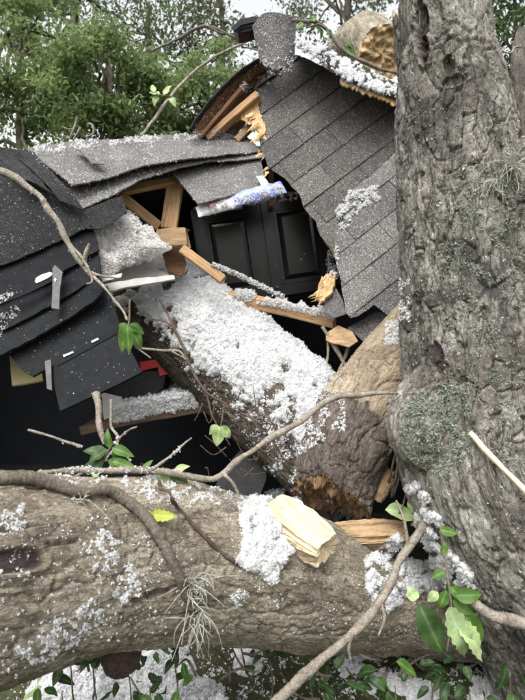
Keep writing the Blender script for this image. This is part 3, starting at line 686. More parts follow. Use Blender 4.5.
for u0, u1 in ((-0.045, 0.375), (0.395, 0.815)):
    dr = cbox('door', u0, u1, 0.001, 0.018, -0.02, 0.61, M['blackgloss'], cab)
    fw = 0.062
    for a0, a1, c0, c1 in ((u0, u0 + fw, -0.02, 0.61), (u1 - fw, u1, -0.02, 0.61)): cbox('stile', a0, a1, 0.018, 0.030, c0 + 0.001, c1 - 0.001, M['blackgloss'], dr, 0.3)
    for c0, c1 in ((-0.02, 0.05), (0.54, 0.61)): cbox('rail', u0 + fw, u1 - fw, 0.018, 0.0295, c0 + 0.001, c1 - 0.001, M['blackgloss'], dr)
    # moulding and raised field
    for a0, a1, c0, c1 in ((u0 + fw, u0 + fw + 0.016, 0.05, 0.54), (u1 - fw - 0.016, u1 - fw, 0.05, 0.54), (u0 + fw + 0.016, u1 - fw - 0.016, 0.05, 0.066), (u0 + fw + 0.016, u1 - fw - 0.016, 0.524, 0.54)):
        cbox('moulding', a0, a1, 0.018, 0.036, c0, c1, M['blackgloss'], dr, 0.45)
    a0, a1, c0, c1 = u0 + fw + 0.030, u1 - fw - 0.030, 0.080, 0.510
    q = [(a0, c0, 0.0185), (a1, c0, 0.0185), (a1, c1, 0.0185), (a0, c1, 0.0185)]; g = 0.03
    q2 = [(a0 + g, c0 + g, 0.038), (a1 - g, c0 + g, 0.038), (a1 - g, c1 - g, 0.038), (a0 + g, c1 - g, 0.038)]
    VV = [cb_o + U_ * x + W_ * y + D_ * z for x, y, z in q + q2]
    mesh_py('raised_field', VV, [(0, 1, 5, 4), (1, 2, 6, 5), (2, 3, 7, 6), (3, 0, 4, 7), (4, 5, 6, 7), (3, 2, 1, 0)], M['blackgloss'], dr)
kp = cb_o + U_ * 0.425 + W_ * 0.04 + D_ * 0.03
bm = bmesh.new(); bmesh.ops.create_uvsphere(bm, u_segments=14, v_segments=10, radius=0.016); bmesh.ops.translate(bm, verts=bm.verts, vec=kp + D_ * 0.014)
r_ = bmesh.ops.create_cone(bm, segments=10, radius1=0.007, radius2=0.007, depth=0.02, cap_ends=True, matrix=Matrix.Translation(kp) @ D_.to_track_quat('Z', 'Y').to_matrix().to_4x4())
me = bpy.data.meshes.new('knob'); bm.to_mesh(me); bm.free(); link('knob', me, M['steel'], cab, True)

# plastic wrapped packet on top of the cupboard
def pillow(name, a, b_, w, t, mat, parent=None, nu=30, nv=16, wr=0.006, seed=0):
    a, b_ = Vector(a), Vector(b_); T = b_ - a; L = T.length; T.normalize(); S = Vector((0, 0.6, 0.8)); S = (S - T * S.dot(T)).normalized(); Nn = T.cross(S)
    if Nn.y > 0: Nn = -Nn
    V = []; F = []
    for side in (1, -1):
        for i in range(nu + 1):
            for j in range(nv + 1):
                u, v = i / nu, j / nv
                hgt = t * (max(0, math.sin(u * math.pi)) ** 0.35) * (max(0, math.sin(v * math.pi)) ** 0.45)
                p = a + T * (u * L) + S * ((v - 0.5) * w) + Nn * (side * hgt)
                k = mnoise.fractal(p * 28 + Vector((seed, 0, 0)), 0.7, 2.0, 3)
                V.append(p + Nn * (wr * k * (1 if 0 < i < nu and 0 < j < nv else 0)))
        o0 = 0 if side == 1 else (nu + 1) * (nv + 1)
        for i in range(nu):
            for j in range(nv):
                q = (o0 + i * (nv + 1) + j, o0 + (i + 1) * (nv + 1) + j, o0 + (i + 1) * (nv + 1) + j + 1, o0 + i * (nv + 1) + j + 1); F.append(q if side == 1 else tuple(reversed(q)))
    return mesh_py(name, V, F, mat, parent, True)
bag = thing('plastic_packet', P(240, 200, 3.25), 'crumpled white and blue plastic packet lying along the top of the black cupboard', 'packet')
pillow('white_wrap', P(197, 212, 2.80), P(243, 199, 2.82), 0.085, 0.028, M['bagwhite'], bag)
pillow('blue_wrap', P(233, 201, 2.80), P(284, 187, 2.84), 0.095, 0.034, M['bagblue'], bag, seed=5)
pl_ = plane3((205, 205, 2.765), (215, 205, 2.765), (205, 210, 2.76)); slab('pink_print', [(208, 204), (213, 202.5), (214, 205.5), (210, 207)], pl_, 0.004, M['bagpink'], bag, step=30)
pillow('clear_flap', P(260, 176, 2.86), P(271, 195, 2.80), 0.05, 0.012, M['bagwhite'], bag, seed=9)

# rail under the cupboard
stud('wall_rail', (229, 297, 2.98), (334, 321, 2.80), 12, 0.07, 'long orange wall rail under the black cupboard, topped with white fluff', up=Vector((0, -0.3, 1)))
stud('wall_stud', (266, 309, 2.93), (264, 328, 2.95), 6, 0.03, 'short upright pine block hanging under the orange wall rail')
# interior oddments on the left
sh = thing('shelf_board', P(155, 412, 3.0), 'brown shelf board in the dark opening, heaped with white insulation', 'shelf')
beam('board', P(96, 422, 3.1), P(214, 400, 3.08), 0.50, 0.05, M['shelf'], sh, up=Vector((0, 0, 1)))
bx_ = thing('storage_box', P(140, 390, 2.98), 'black storage box with a red rim behind the hanging black board', 'box')
pl_ = plane3((112, 380, 3.0), (166, 370, 3.0), (120, 402, 2.98)); slab('body', [(112, 377), (150, 371), (166, 372), (163, 388), (150, 397), (118, 400)], pl_, 0.16, M['greyfabric'], bx_)
slab('rim', [(140, 362), (166, 358), (168, 374), (160, 376), (158, 367), (142, 371)], pl_, 0.16, M['red'], bx_, lift=0.008)
pa = slab('paper_sheet', [(101, 392), (122, 397), (122, 412), (104, 420)], plane3((101, 392, 2.84), (122, 397, 2.84), (104, 420, 2.80)), 0.002, M['drywall'], None)
tag(pa, 'small white paper sheet stuck at the left end of the brown shelf', 'paper')
gp = slab('grey_panel', [(216, 484), (233, 458), (252, 440), (268, 452), (266, 480), (258, 500), (226, 502)], plane3((216, 484, 2.55), (268, 452, 2.65), (240, 505, 2.45)), 0.02, M['greyfabric'], None, amp=0.8)
tag(gp, 'dark grey board leaning in the opening behind the fallen log', 'board')

# ------------------------------------------------------------------ the torn gable slope
def clip(sub, a, b_):
    out = []
    for i in range(len(sub)):
        p, q = sub[i], sub[(i + 1) % len(sub)]
        sp = (b_[0] - a[0]) * (p[1] - a[1]) - (b_[1] - a[1]) * (p[0] - a[0]); sq = (b_[0] - a[0]) * (q[1] - a[1]) - (b_[1] - a[1]) * (q[0] - a[0])
        if sp >= 0: out.append(p)
        if (sp >= 0) != (sq >= 0):
            t = sp / (sp - sq); out.append((p[0] + (q[0] - p[0]) * t, p[1] + (q[1] - p[1]) * t))
    return out
def shingled(parent, outline, pl, dirpx, tabw, tabh, mat, lift0=0.002, seed=0, jag=(7, 0.9), curl=0.0):
    """tabs laid in courses on plane pl; each clipped by the torn outline and built as a piece of its own, tipped so its lower edge overlaps"""
    n = pl[1]; o = onpl(*outline[0], pl); u = (onpl(outline[0][0] + dirpx[0], outline[0][1] + dirpx[1], pl) - o).normalized(); w = n.cross(u)
    if w.z > 0: w = -w                      # w runs down the slope
    pp = [onpl(x, y, pl) for x, y in jagpoly(outline, jag[0], jag[1], seed)]; Q = [((p - o).dot(u), (p - o).dot(w)) for p in pp]
    r = random.Random(seed); us = [q[0] for q in Q]; ws = [q[1] for q in Q]; k = 0; made = 0
    j0 = math.floor(min(ws) / tabh) - 1
    for j in range(j0, math.ceil(max(ws) / tabh) + 1):
        offx = (0.5 * tabw if j % 2 else 0) + r.uniform(-0.02, 0.02)
        i0 = math.floor((min(us) - offx) / tabw) - 1
        for i in range(i0, math.ceil((max(us) - offx) / tabw) + 1):
            a0, a1 = offx + i * tabw + 0.0015, offx + (i + 1) * tabw - 0.0015; b0, b1 = j * tabh - 0.012, (j + 1) * tabh + r.uniform(-0.002, 0.002)
            rect = [(a0, b0), (a1, b0), (a1, b1), (a0, b1)]
            s = Q
            for e in range(4): s = clip(s, rect[e], rect[(e + 1) % 4])
            if len(s) < 3: continue
            ar = abs(sum(s[t][0] * s[(t + 1) % len(s)][1] - s[(t + 1) % len(s)][0] * s[t][1] for t in range(len(s)))) / 2
            if ar < 0.0002: continue
            tip = r.uniform(0.0, 0.004) + (r.uniform(0.004, 0.014) if r.random() < 0.16 else 0); sk = r.uniform(-0.003, 0.003)
            def pos(q, dz):
                f = (q[1] - b0) / (b1 - b0)
                return o + u * q[0] + w * q[1] + n * (lift0 + 0.0025 + f * (0.0055 + tip + curl * r.random()) + sk * (q[0] - a0) / tabw + dz)
            A = [pos(q, 0) for q in s]; Bk = [p - n * 0.0035 for p in A]; kk = len(A)
            F = [tuple(range(kk)), tuple(range(2 * kk - 1, kk - 1, -1))] + [(x, (x + 1) % kk, (x + 1) % kk + kk, x + kk) for x in range(kk)]
            mesh_py('shingle', A + Bk, F, mat, parent); made += 1
    return made
gpl = plane3((255, 100, 3.10), (395, 110, 2.98), (340, 310, 2.72))
gab = thing('torn_roof_slope', onpl(330, 200, gpl), 'large torn grey shingle roof slope tipped over the black cupboard, its courses running diagonally', 'roof')
gout = [(254, 92), (262, 70), (288, 56), (304, 58), (345, 80), (396, 92), (425, 110), (425, 215), (404, 215), (385, 222), (360, 262), (345, 268), (330, 248), (320, 236), (316, 222), (303, 207), (298, 193), (286, 180), (268, 167), (262, 152), (257, 130)]
slab('roof_deck', [(x + (1.5 if x < 330 else 0), y) for x, y in gout], (gpl[0] - gpl[1] * 0.004, gpl[1]), 0.012, M['osb'], gab, step=6, amp=1.0, seed=1)
shingled(gab, gout, gpl, (190, -140), 0.345, 0.155, M['shingle'], seed=2)
# torn strand board along the broken edge
def sliver(name, p, d, nrm, L, w, t, mat, parent, seed):
    r = random.Random(seed); d = d.normalized(); nrm = (nrm - d * nrm.dot(d)).normalized(); q = d.cross(nrm); V = []; k = 7
    for i in range(k + 1):
        f = i / k; ww = w * (1 - f ** 1.6) * r.uniform(0.7, 1.2) + 0.0006; o_ = q * (r.uniform(-.15, .15) * w); c = p + d * (f * L) + o_ + nrm * (r.uniform(-.3, .3) * t)
        V += [c - q * ww / 2, c + nrm * t * (1 - .7 * f), c + q * ww / 2, c - nrm * t * .4]
    F = [(i * 4 + j, i * 4 + (j + 1) % 4, i * 4 + 4 + (j + 1) % 4, i * 4 + 4 + j) for i in range(k) for j in range(4)] + [(3, 2, 1, 0), tuple(4 * k + j for j in range(4))]
    o = mesh_py(name, V, F, mat, parent); at = o.data.attributes.new('wd', 'FLOAT_VECTOR', 'POINT'); at.data.foreach_set('vector', np.array([(i // 4 * L / k + seed, (i % 4) * .004, 0) for i in range(len(V))], dtype=np.float32).ravel()); return o
def splinters(parent, pts, mat, L=(6, 16), w=(2, 5), ang=(150, 260), seed=0, per=3, lift=.006):
    r = random.Random(seed)
    for (x, y, pl) in pts:
        for k in range(per):
            p = onpl(x + r.uniform(-2, 4), y + r.uniform(-3, 3), pl) + pl[1] * lift * r.uniform(-1.5, 2); a = math.radians(r.uniform(*ang)); q = onpl(x + math.cos(a) * 20, y - math.sin(a) * 20, pl) - onpl(x, y, pl)
            d = q.normalized() + pl[1] * r.uniform(-.35, .45); sliver('splinter', p, d, pl[1], pr(p, r.uniform(*L)), pr(p, r.uniform(*w)), .005, mat, parent, seed * 100 + k + int(x))
M['splint'] = mat_wood('torn_deck_wood', (0.34, 0.19, 0.08), (0.72, 0.52, 0.30))
slab('splintered_edge', [(238, 112), (246, 106), (254, 98), (259, 101), (259, 112), (263, 122), (266, 131), (263, 137), (257, 133), (252, 126), (247, 125), (241, 120)], gpl, 0.008, M['osb'], gab, lift=0.02, step=2.0, amp=1.6, seed=20)
splinters(gab, [(256, 100, gpl), (252, 108, gpl), (256, 116, gpl), (260, 126, gpl), (264, 134, gpl)], M['splint'], (8, 20), (3, 7), (185, 235), 1, 3, .02)
splinters(gab, [(260, 150, gpl), (263, 154, gpl), (269, 170, gpl)], M['splint'], (5, 14), (1.5, 4), (205, 250), 2, 2, .006)
gpl2 = plane3((345, 210, 2.76), (405, 190, 2.74), (370, 310, 2.62))
low = thing('hanging_shingle_sheet', onpl(370, 260, gpl2), 'lower hanging grey shingle sheet beside the standing trunk, with a ragged sawtooth bottom edge', 'roof')
lout = [(336, 222), (352, 190), (380, 168), (398, 150), (425, 150), (425, 332), (404, 338), (395, 322), (383, 312), (374, 305), (366, 311), (357, 317), (350, 318), (345, 312), (344, 300), (341, 282), (336, 262), (334, 240)]
slab('roof_deck', [(x, y - 1) for x, y in lout], (gpl2[0] - gpl2[1] * 0.003, gpl2[1]), 0.01, M['felt'], low, step=6, amp=0.8, seed=4)
shingled(low, lout, gpl2, (190, -150), 0.345, 0.15, M['shingle_light'], seed=5, jag=(6, 0.8))
# scraps hanging under it
def scrap(poly, pl, mat, label, th=0.008, seed=0, name='shingle_scrap', cat='shingle', grp='loose shingle scraps', step=7, amp=0.6):
    o = slab(name, poly, plane3(*pl), th, M[mat], None, step=step, amp=amp, seed=seed); return tag(o, label, cat, grp)
scrap([(347, 328), (375, 312), (385, 312), (398, 322), (405, 345), (383, 345), (370, 346)], ((347, 328, 2.68), (398, 322, 2.66), (380, 346, 2.60)), 'shingle', 'dark shingle scrap hanging lowest beside the pale broken limb', seed=31)
scrap([(326, 333), (338, 325), (352, 331), (358, 341), (349, 347), (332, 343), (326, 340)], ((326, 333, 2.66), (352, 331, 2.64), (340, 347, 2.58)), 'chunk', 'curled brown scrap of shingle backing below the orange splintered edge', seed=32)
scrap([(323, 300), (336, 288), (343, 300), (346, 314), (334, 318), (324, 312)], ((323, 300, 2.70), (343, 300, 2.68), (334, 318, 2.64)), 'shingle_light', 'small bent shingle scrap beside the orange splintered board', seed=33)
so = slab('splintered_board', [(315, 295), (320, 284), (326, 274), (336, 272), (334, 286), (328, 296), (320, 303)], plane3((315, 295, 2.70), (336, 272, 2.74), (320, 303, 2.66)), 0.02, M['osb'], None, step=2.2, amp=1.5, seed=34)
splinters(so, [(318, 290, gpl2), (324, 280, gpl2), (320, 300, gpl2), (330, 276, gpl2)], M['splint'], (6, 14), (1.5, 4), (195, 250), 5, 3, .012)
tag(so, 'orange splintered strand board at the lower corner of the torn roof slope', 'board')
for k, (a, b_, r0, lb) in enumerate([((322, 326), (352, 378), 2.0, 'grey stick hanging lowest to the right under the shingle scraps'), ((348, 348), (336, 376), 1.6, 'thin pale stick leaning the other way under the brown scrap'), ((328, 342), (325, 370), 1.3, 'thin grey stick hanging straight down left of its neighbours')]):
    tag(tube('twig', pxtube([(a[0], a[1], 2.66, r0), ((a[0] + b_[0]) / 2 + 1, (a[1] + b_[1]) / 2, 2.64, r0), (b_[0], b_[1], 2.62, r0 * 0.7)]), M['twig_grey'], wob=0.003), lb, 'stick', 'sticks under the shingle scraps')

# left overhang of the gable: boards and rafters seen from below
ov = thing('gable_overhang', P(225, 100, 3.05), 'reddish brown underside of the gable overhang with rafters and a thin black shingle edge', 'roof')
ribbon('soffit_board', [(190, 132, 2.98), (212, 102, 3.0), (238, 76, 3.02), (266, 60, 3.05)], [(208, 140, 3.10), (226, 112, 3.14), (246, 90, 3.16), (272, 72, 3.17)], M['darkwood'], ov, 24, 4, 0.015, 0.003)
ribbon('soffit_board', [(206, 139, 3.12), (226, 112, 3.15), (246, 90, 3.17), (274, 74, 3.18)], [(232, 140, 3.30), (250, 118, 3.34), (266, 100, 3.36), (284, 86, 3.38)], M['darkwood'], ov, 24, 4, 0.015, 0.003, seed=2)
ribbon('shingle_edge', [(188, 131, 2.92), (210, 101, 2.95), (236, 74, 2.97), (264, 56, 3.0)], [(192, 133, 2.97), (213, 104, 2.99), (239, 78, 3.01), (266, 61, 3.04)], M['felt'], ov, 30, 3, 0.008, 0.006, 20, edge=0.01)
beam('rafter', P(208, 140, 3.08), P(258, 96, 3.06), 0.038, 0.075, M['stud'], ov, up=Vector((0.5, -0.6, 0.5)))
beam('rafter', P(236, 142, 3.12), P(266, 112, 3.16), 0.038, 0.07, M['stud'], ov, up=Vector((0.5, -0.6, 0.5)))
beam('rafter', P(200, 138, 3.04), P(246, 84, 3.05), 0.02, 0.05, M['darkwood'], ov, up=Vector((0.5, -0.6, 0.5)))
# ridge cap flap standing up
rc = thing('ridge_flap', P(275, 60, 2.95), 'grey shingle ridge flap standing upright at the peak of the torn roof', 'shingle')
ribbon('flap', [(252, 26, 2.93), (262, 14, 2.90), (275, 12, 2.88), (288, 14, 2.90), (297, 16, 2.93)], [(260, 62, 2.96), (268, 68, 2.93), (276, 71, 2.91), (286, 68, 2.93), (294, 60, 2.96)], M['shingle_light'], rc, 24, 16, 0.008, 0.012, 8, seed=21, edge=0.012)
ribbon('under_layer', [(256, 24, 2.96), (275, 15, 2.92), (294, 18, 2.96)], [(263, 64, 2.985), (276, 73, 2.94), (292, 63, 2.985)], M['felt'], rc, 14, 10, 0.008, 0.01, 8, seed=22)
vt = thing('roof_vent', P(245, 26, 3.1), 'small broken black vent piece left of the upright ridge flap', 'vent')
slab('body', [(234, 30), (240, 22), (254, 18), (262, 20), (260, 27), (248, 31), (238, 33)], plane3((234, 30, 3.08), (262, 20, 3.12), (248, 31, 3.06)), 0.06, M['blackgloss'], vt)
slab('lid', [(232, 27), (240, 19), (256, 16), (262, 18), (254, 22), (241, 25), (234, 31)], plane3((232, 27, 3.05), (256, 16, 3.1), (241, 27, 3.04)), 0.01, M['black'], vt)
# right overhang curving down behind the trunk, loaded with insulation
ro = thing('curled_roof_edge', P(345, 75, 2.9), 'curved black roof edge right of the ridge flap, heaped with white insulation', 'roof')
ribbon('roofing', [(292, 40, 3.15), (315, 42, 3.18), (345, 56, 3.18), (400, 84, 3.15), (440, 100, 3.1)], [(296, 44, 2.84), (318, 56, 2.80), (345, 76, 2.76), (396, 96, 2.74), (440, 112, 2.74)], M['felt'], ro, 50, 12, 0.012, 0.012, 8, seed=25, sag=0.0)
ribbon('torn_deck', [(340, 79, 2.79), (368, 89, 2.775), (400, 99, 2.77)], [(341, 83, 2.78), (368, 95, 2.77), (400, 106, 2.765)], M['osb'], ro, 30, 3, 0.012, 0.006, 30, edge=0.012, seed=26)

# ================================================================== the trees that fell
lg = thing('fallen_log', P(150, 640, 1.6), 'huge tan barked fallen log lying across the foreground with scattered white flecks', 'log')
lo, LI = log_mesh('bark', [(-290, 640, 0.86, 128), (-170, 606, 0.96, 116), (-70, 588, 1.08, 106), (0, 577, 1.20, 99), (100, 562, 1.42, 83), (200, 560, 1.64, 72), (300, 581, 1.86, 62), (400, 605, 2.14, 44), (480, 616, 2.38, 40), (560, 628, 2.6, 38)], 700, 380, M['log'], lg,
    cell=0.055, st=4.5, amp=0.006, lump=0.035, warp=0.30, seed=3, fine=0.003, ridge=0.004,
    scars=((22, 556, 0.98, 0.085, 0.026, 0.016, 0.9), (140, 610, 1.2, 0.05, 0.016, 0.010, 0.5), (165, 600, 1.25, 0.06, 0.014, 0.008, 0.4), (75, 535, 1.1, 0.05, 0.008, 0.008, 0.3), (30, 505, 1.02, 0.10, 0.006, 0.008, 0.3)))
end_face('broken_end', LI, 0, M['splitpale'], lg, deep=0.02, rough=0.03, rings=12, seed=2)
# sawn limb stub under the log
st_o, SI = log_mesh('limb_stub', [(128, 622, 1.66, 15), (123, 644, 1.50, 17), (121, 657, 1.38, 18)], 40, 80, M['log'], lg, cell=0.03, amp=0.005, lump=0.01, seed=9, fine=0.002)
end_face('sawn_end', SI, 1, M['heart'], st_o, deep=0.03, rough=0.006)

tk = thing('standing_trunk', P(545, 600, 1.95), 'tall standing trunk on the right with grey lichened bark and a snapped top', 'tree trunk')
tk_o, TI = log_mesh('trunk', [(610, 660, 1.98, 112), (560, 585, 1.97, 104), (520, 515, 1.96, 98), (488, 448, 1.96, 90), (478, 390, 1.97, 76), (470, 300, 1.98, 67), (461, 200, 2.0, 61), (450, 100, 2.02, 53), (443, 50, 2.04, 45), (437, 12, 2.05, 38)], 600, 360, M['trunk'], tk,
    cell=0.052, st=4.5, amp=0.013, lump=0.055, warp=0.28, jag=(0, 0.07), seed=21, fine=0.004, ridge=0.012,
    scars=((428, 360, 1.74, 0.06, 0.028, 0.012, 0.8), (450, 62, 1.80, 0.035, 0.022, 0.014, 0.8), (413, 18, 1.86, 0.09, 0.03, 0.03, 0.95), (416, 40, 1.84, 0.06, 0.02, 0.03, 0.9), (516, 140, 1.84, 0.03, 0.018, 0.02, 0.9), (455, 78, 1.80, 0.02, 0.05, 0.01, 0.6)))
end_face('broken_top', TI, 1, M['chunk'], tk, deep=0.10, rough=0.06, seed=4)
log_mesh('burl', [(432, 372, 1.88, 14), (421, 400, 1.84, 24), (417, 428, 1.82, 28), (424, 455, 1.84, 22), (436, 478, 1.88, 10)], 110, 130, M['trunk'], tk, cell=0.03, st=1.5, amp=0.010, lump=0.05, warp=0.4, seed=77, fine=0.009)
# torn spikes of wood at the snapped top
for k, (x, y0, y1, w, mt) in enumerate([(407, 34, -18, 10, 'trunk'), (420, 22, -14, 8, 'trunk'), (466, 26, -8, 9, 'rawwood'), (474, 36, 6, 7, 'rawwood'), (486, 60, 22, 8, 'trunk'), (448, 24, -2, 8, 'trunk')]):
    log_mesh('torn_spike', [(x + 6, y0 + 60, 2.03, w * 0.7), (x + 2, y0 + 10, 1.98, w), (x + rnd.uniform(-2, 2), (y0 + y1) / 2, 1.96, w * 0.8), (x + rnd.uniform(-4, 4), y1, 1.97, w * 0.2)], 50, 40, M[mt], tk, cell=0.03, amp=0.006, lump=0.03, seed=200 + k, fine=0.004, ridge=0.006, jag=(0, 0.02))

lm = thing('pale_limb', P(545, 300, 2.14), 'pale knobbly limb at the right margin behind the standing trunk', 'limb')
log_mesh('bark', [(521, 30, 2.24, 4), (520, 50, 2.22, 8), (523, 90, 2.2, 12), (529, 150, 2.18, 18), (537, 230, 2.16, 22), (545, 300, 2.14, 24)], 160, 70, M['limb'], lm, cell=0.02, amp=0.004, lump=0.02, seed=31, fine=0.003)

sb = thing('broken_limb', P(340, 500, 2.05), 'thick broken limb beside the standing trunk, pale above, brown barked with rotten end below', 'limb')
sb_o, BI = log_mesh('bark', [(444, 312, 2.46, 36), (412, 350, 2.37, 38), (380, 392, 2.28, 43), (354, 434, 2.19, 44), (338, 474, 2.12, 42), (331, 506, 2.06, 39)], 330, 260, M['stub'], sb, cell=0.075, st=2.0, amp=0.010, lump=0.06, warp=0.3, jag=(0, 0.03), seed=41, fine=0.003, ridge=0.010, zone=(0.46, 0.80), tilt=(-0.7, -0.7, 0.0, 0.075))
end_face('rotten_end', BI, 1, M['rot'], sb, deep=0.025, rough=0.035, rings=30, seed=6)

bt = thing('buried_trunk', P(250, 350, 2.9), 'fallen trunk slanting down from the cupboard, buried under shredded white insulation', 'tree trunk')
bu_o, UI = log_mesh('bark', [(100, 258, 3.70, 42), (160, 304, 3.36, 47), (213, 346, 3.06, 51), (268, 395, 2.80, 54), (323, 446, 2.56, 56), (368, 492, 2.4, 56)], 430, 280, M['buried'], bt, cell=0.05, st=3.0, amp=0.010, lump=0.03, seed=51, fine=0.004)
# far log on the roof
fl = thing('distant_log', P(380, 60, 3.7), 'broken log end with pale yellow wood beyond the roof, left of the standing trunk', 'log')
fo, FI = log_mesh('bark', [(310, 330, 7.6, 20), (318, 190, 6.8, 19), (338, 72, 5.4, 17), (362, 39, 4.3, 21), (382, 55, 3.7, 25)], 220, 100, M['log'], fl, cell=0.05, amp=0.010, lump=0.03, jag=(0, 0.04), seed=61)
end_face('split_end', FI, 1, M['splitpale'], fl, deep=0.015, rough=0.03, seed=8)

# shredded insulation blanket on the buried trunk
def blanket(name, info, parent, upv, t0, t1, thick, seed, s0=0, s1=1e9):
    C, R, dirs, s = info['C'], info['R'], info['dirs'], info['s']; nr, ns = dirs.shape[:2]
    base = info['V']; D = dirs.reshape(-1, 3); p = base.reshape(-1, 3)
    f = D @ np.array(upv); n1 = fbm(p * 9, 4, seed) - 0.5; n2 = fbm(p * 38, 4, seed + 3) - 0.5; n3 = fbm(p * 120, 2, seed + 5) - 0.5
    cov = f + n1 * 1.5 + n2 * 0.5
    hole = sstep(0.07, 0.20, fbm(p * 9.0, 5, seed + 11) - 0.5)
    t = thick * sstep(t0, t1, cov) * (0.75 + 2.0 * np.clip(n1 + 0.2, 0, 1)) + 0.034 * n2 + 0.014 * n3 - 0.018 - 0.05 * hole
    ss = np.repeat(s, ns); t = t - 0.1 * (1 - sstep(s0 - 0.05, s0 + 0.05, ss)) - 0.1 * sstep(s1 - 0.05, s1 + 0.05, ss)
    V = p + D * t[:, None]; keep = (t > -0.02).reshape(nr, ns)
    ii, jj = np.meshgrid(np.arange(nr - 1), np.arange(ns), indexing='ij'); j2 = (jj + 1) % ns
    F = np.stack([ii * ns + jj, ii * ns + j2, (ii + 1) * ns + j2, (ii + 1) * ns + jj], -1).reshape(-1, 4)
    ok = keep.reshape(-1)[F].any(1); F = F[ok]
    used = np.unique(F); mp = np.full(nr * ns, -1); mp[used] = np.arange(len(used))
    return mesh_np(name, V[used], mp[F], M['fluff'], parent, True)
bl = blanket('insulation_drift', UI, None, Vector((0.30, -0.35, 0.89)).normalized(), 0.12, 0.40, 0.036, 71)
tag(bl, 'drift of shredded white insulation covering the slanting trunk below the cupboard', 'insulation', kind='stuff')

# fallen pieces of wood between the logs
def wood_chunk(name, a, b_, w, h, mat, label, seed=0, up=Vector((0, -0.6, 0.8)), n=40, m=64, ridge=0.10):
    p0, p1 = P(*a), P(*b_); T = (p1 - p0); L = T.length; T.normalize(); S = T.cross(up).normalized(); U = S.cross(T); V = []; W = []
    w, h = pr(p0, w), pr(p0, h); r = random.Random(seed); rid = [1 + ridge * (2 * mnoise.fractal(Vector((math.cos(6.283 * j / m) * 2.5, math.sin(6.283 * j / m) * 2.5, seed)), .7, 2, 3) + 0.12 * r.uniform(-1, 1)) for j in range(m)]; sh_ = [(0.05 * mnoise.fractal(Vector((math.cos(6.283 * j / m) * 1.6, math.sin(6.283 * j / m) * 1.6, seed + 9)), .7, 2, 3) + 0.008 * r.uniform(-1, 1)) * L for j in range(m)]
    for i in range(n + 1):
        t = i / n; e = 1 - 0.25 * (abs(t - 0.5) * 2) ** 3
        for j in range(m):
            th = 2 * math.pi * j / m; c, s = math.cos(th), math.sin(th)
            x = math.copysign(abs(c) ** 0.45, c) * w / 2 * rid[j] * e; y = math.copysign(abs(s) ** 0.45, s) * h / 2 * rid[j] * e
            q = p0 + T * (t * L + sh_[j] * abs(t - 0.5) * 2) + S * x + U * y
            q += (S * c + U * s) * 0.006 * mnoise.fractal(Vector((t * 5, j * 1.7, seed)), 0.7, 2, 3); V.append(q); W.append((t * L, x, y))
    c0 = len(V); V += [p0 + T * 0.02 * L, p1 - T * 0.05 * L]; W += [(0, 0, 0), (L, 0, 0)]
    F = [(i * m + j, i * m + (j + 1) % m, (i + 1) * m + (j + 1) % m, (i + 1) * m + j) for i in range(n) for j in range(m)]
    F += [((j + 1) % m, j, c0) for j in range(m)] + [(n * m + j, n * m + (j + 1) % m, c0 + 1) for j in range(m)]
    o = mesh_py(name, V, F, M[mat], None); at = o.data.attributes.new('wd', 'FLOAT_VECTOR', 'POINT'); at.data.foreach_set('vector', np.array(W, dtype=np.float32).ravel())
    return tag(o, label, 'wood')
wood_chunk('split_wood', (272, 509, 1.74), (326, 550, 1.58), 37, 30, 'fresh', 'fresh cream split piece of wood lying on the fallen log', 3)
wood_chunk('split_wood', (330, 536, 1.93), (404, 533, 2.0), 24, 20, 'chunk', 'weathered brown split wood wedged under the rotten limb end', 5)
wood_chunk('split_wood', (376, 500, 2.06), (392, 470, 2.10), 14, 12, 'chunk', 'dark sliver of wood standing between the rotten limb and the standing trunk', 7)

# ------------------------------------------------------------------ background trees
def leaves_mesh(name, pos, L, mat, parent=None, lean=0.5, aspect=0.45, lr=None):
    n = len(pos); Rm = rotmats(n); L = np.asarray(L).reshape(n, 1)
    d = Rm[:, :, 0].copy(); d[:, 2] -= lean; d /= np.linalg.norm(d, axis=1)[:, None]
    nn = Rm[:, :, 2].copy(); nn[:, 2] = np.abs(nn[:, 2]) + 0.9; nn -= d * (nn * d).sum(1)[:, None]; nn /= np.linalg.norm(nn, axis=1)[:, None] + 1e-9
    sd_ = np.cross(d, nn)
    V = np.stack([pos, pos + d * L * 0.45 + sd_ * L * aspect * 0.5 + nn * L * 0.08, pos + d * L, pos + d * L * 0.45 - sd_ * L * aspect * 0.5 + nn * L * 0.08], 1).reshape(-1, 3)
    F = np.arange(4 * n).reshape(n, 4)
    F = np.concatenate([F[:, [0, 1, 2]], F[:, [0, 2, 3]]])
    return mesh_np(name, V, F, mat, parent, False, {'lr': ('FLOAT', np.repeat(rng.random(n) if lr is None else lr, 4))})
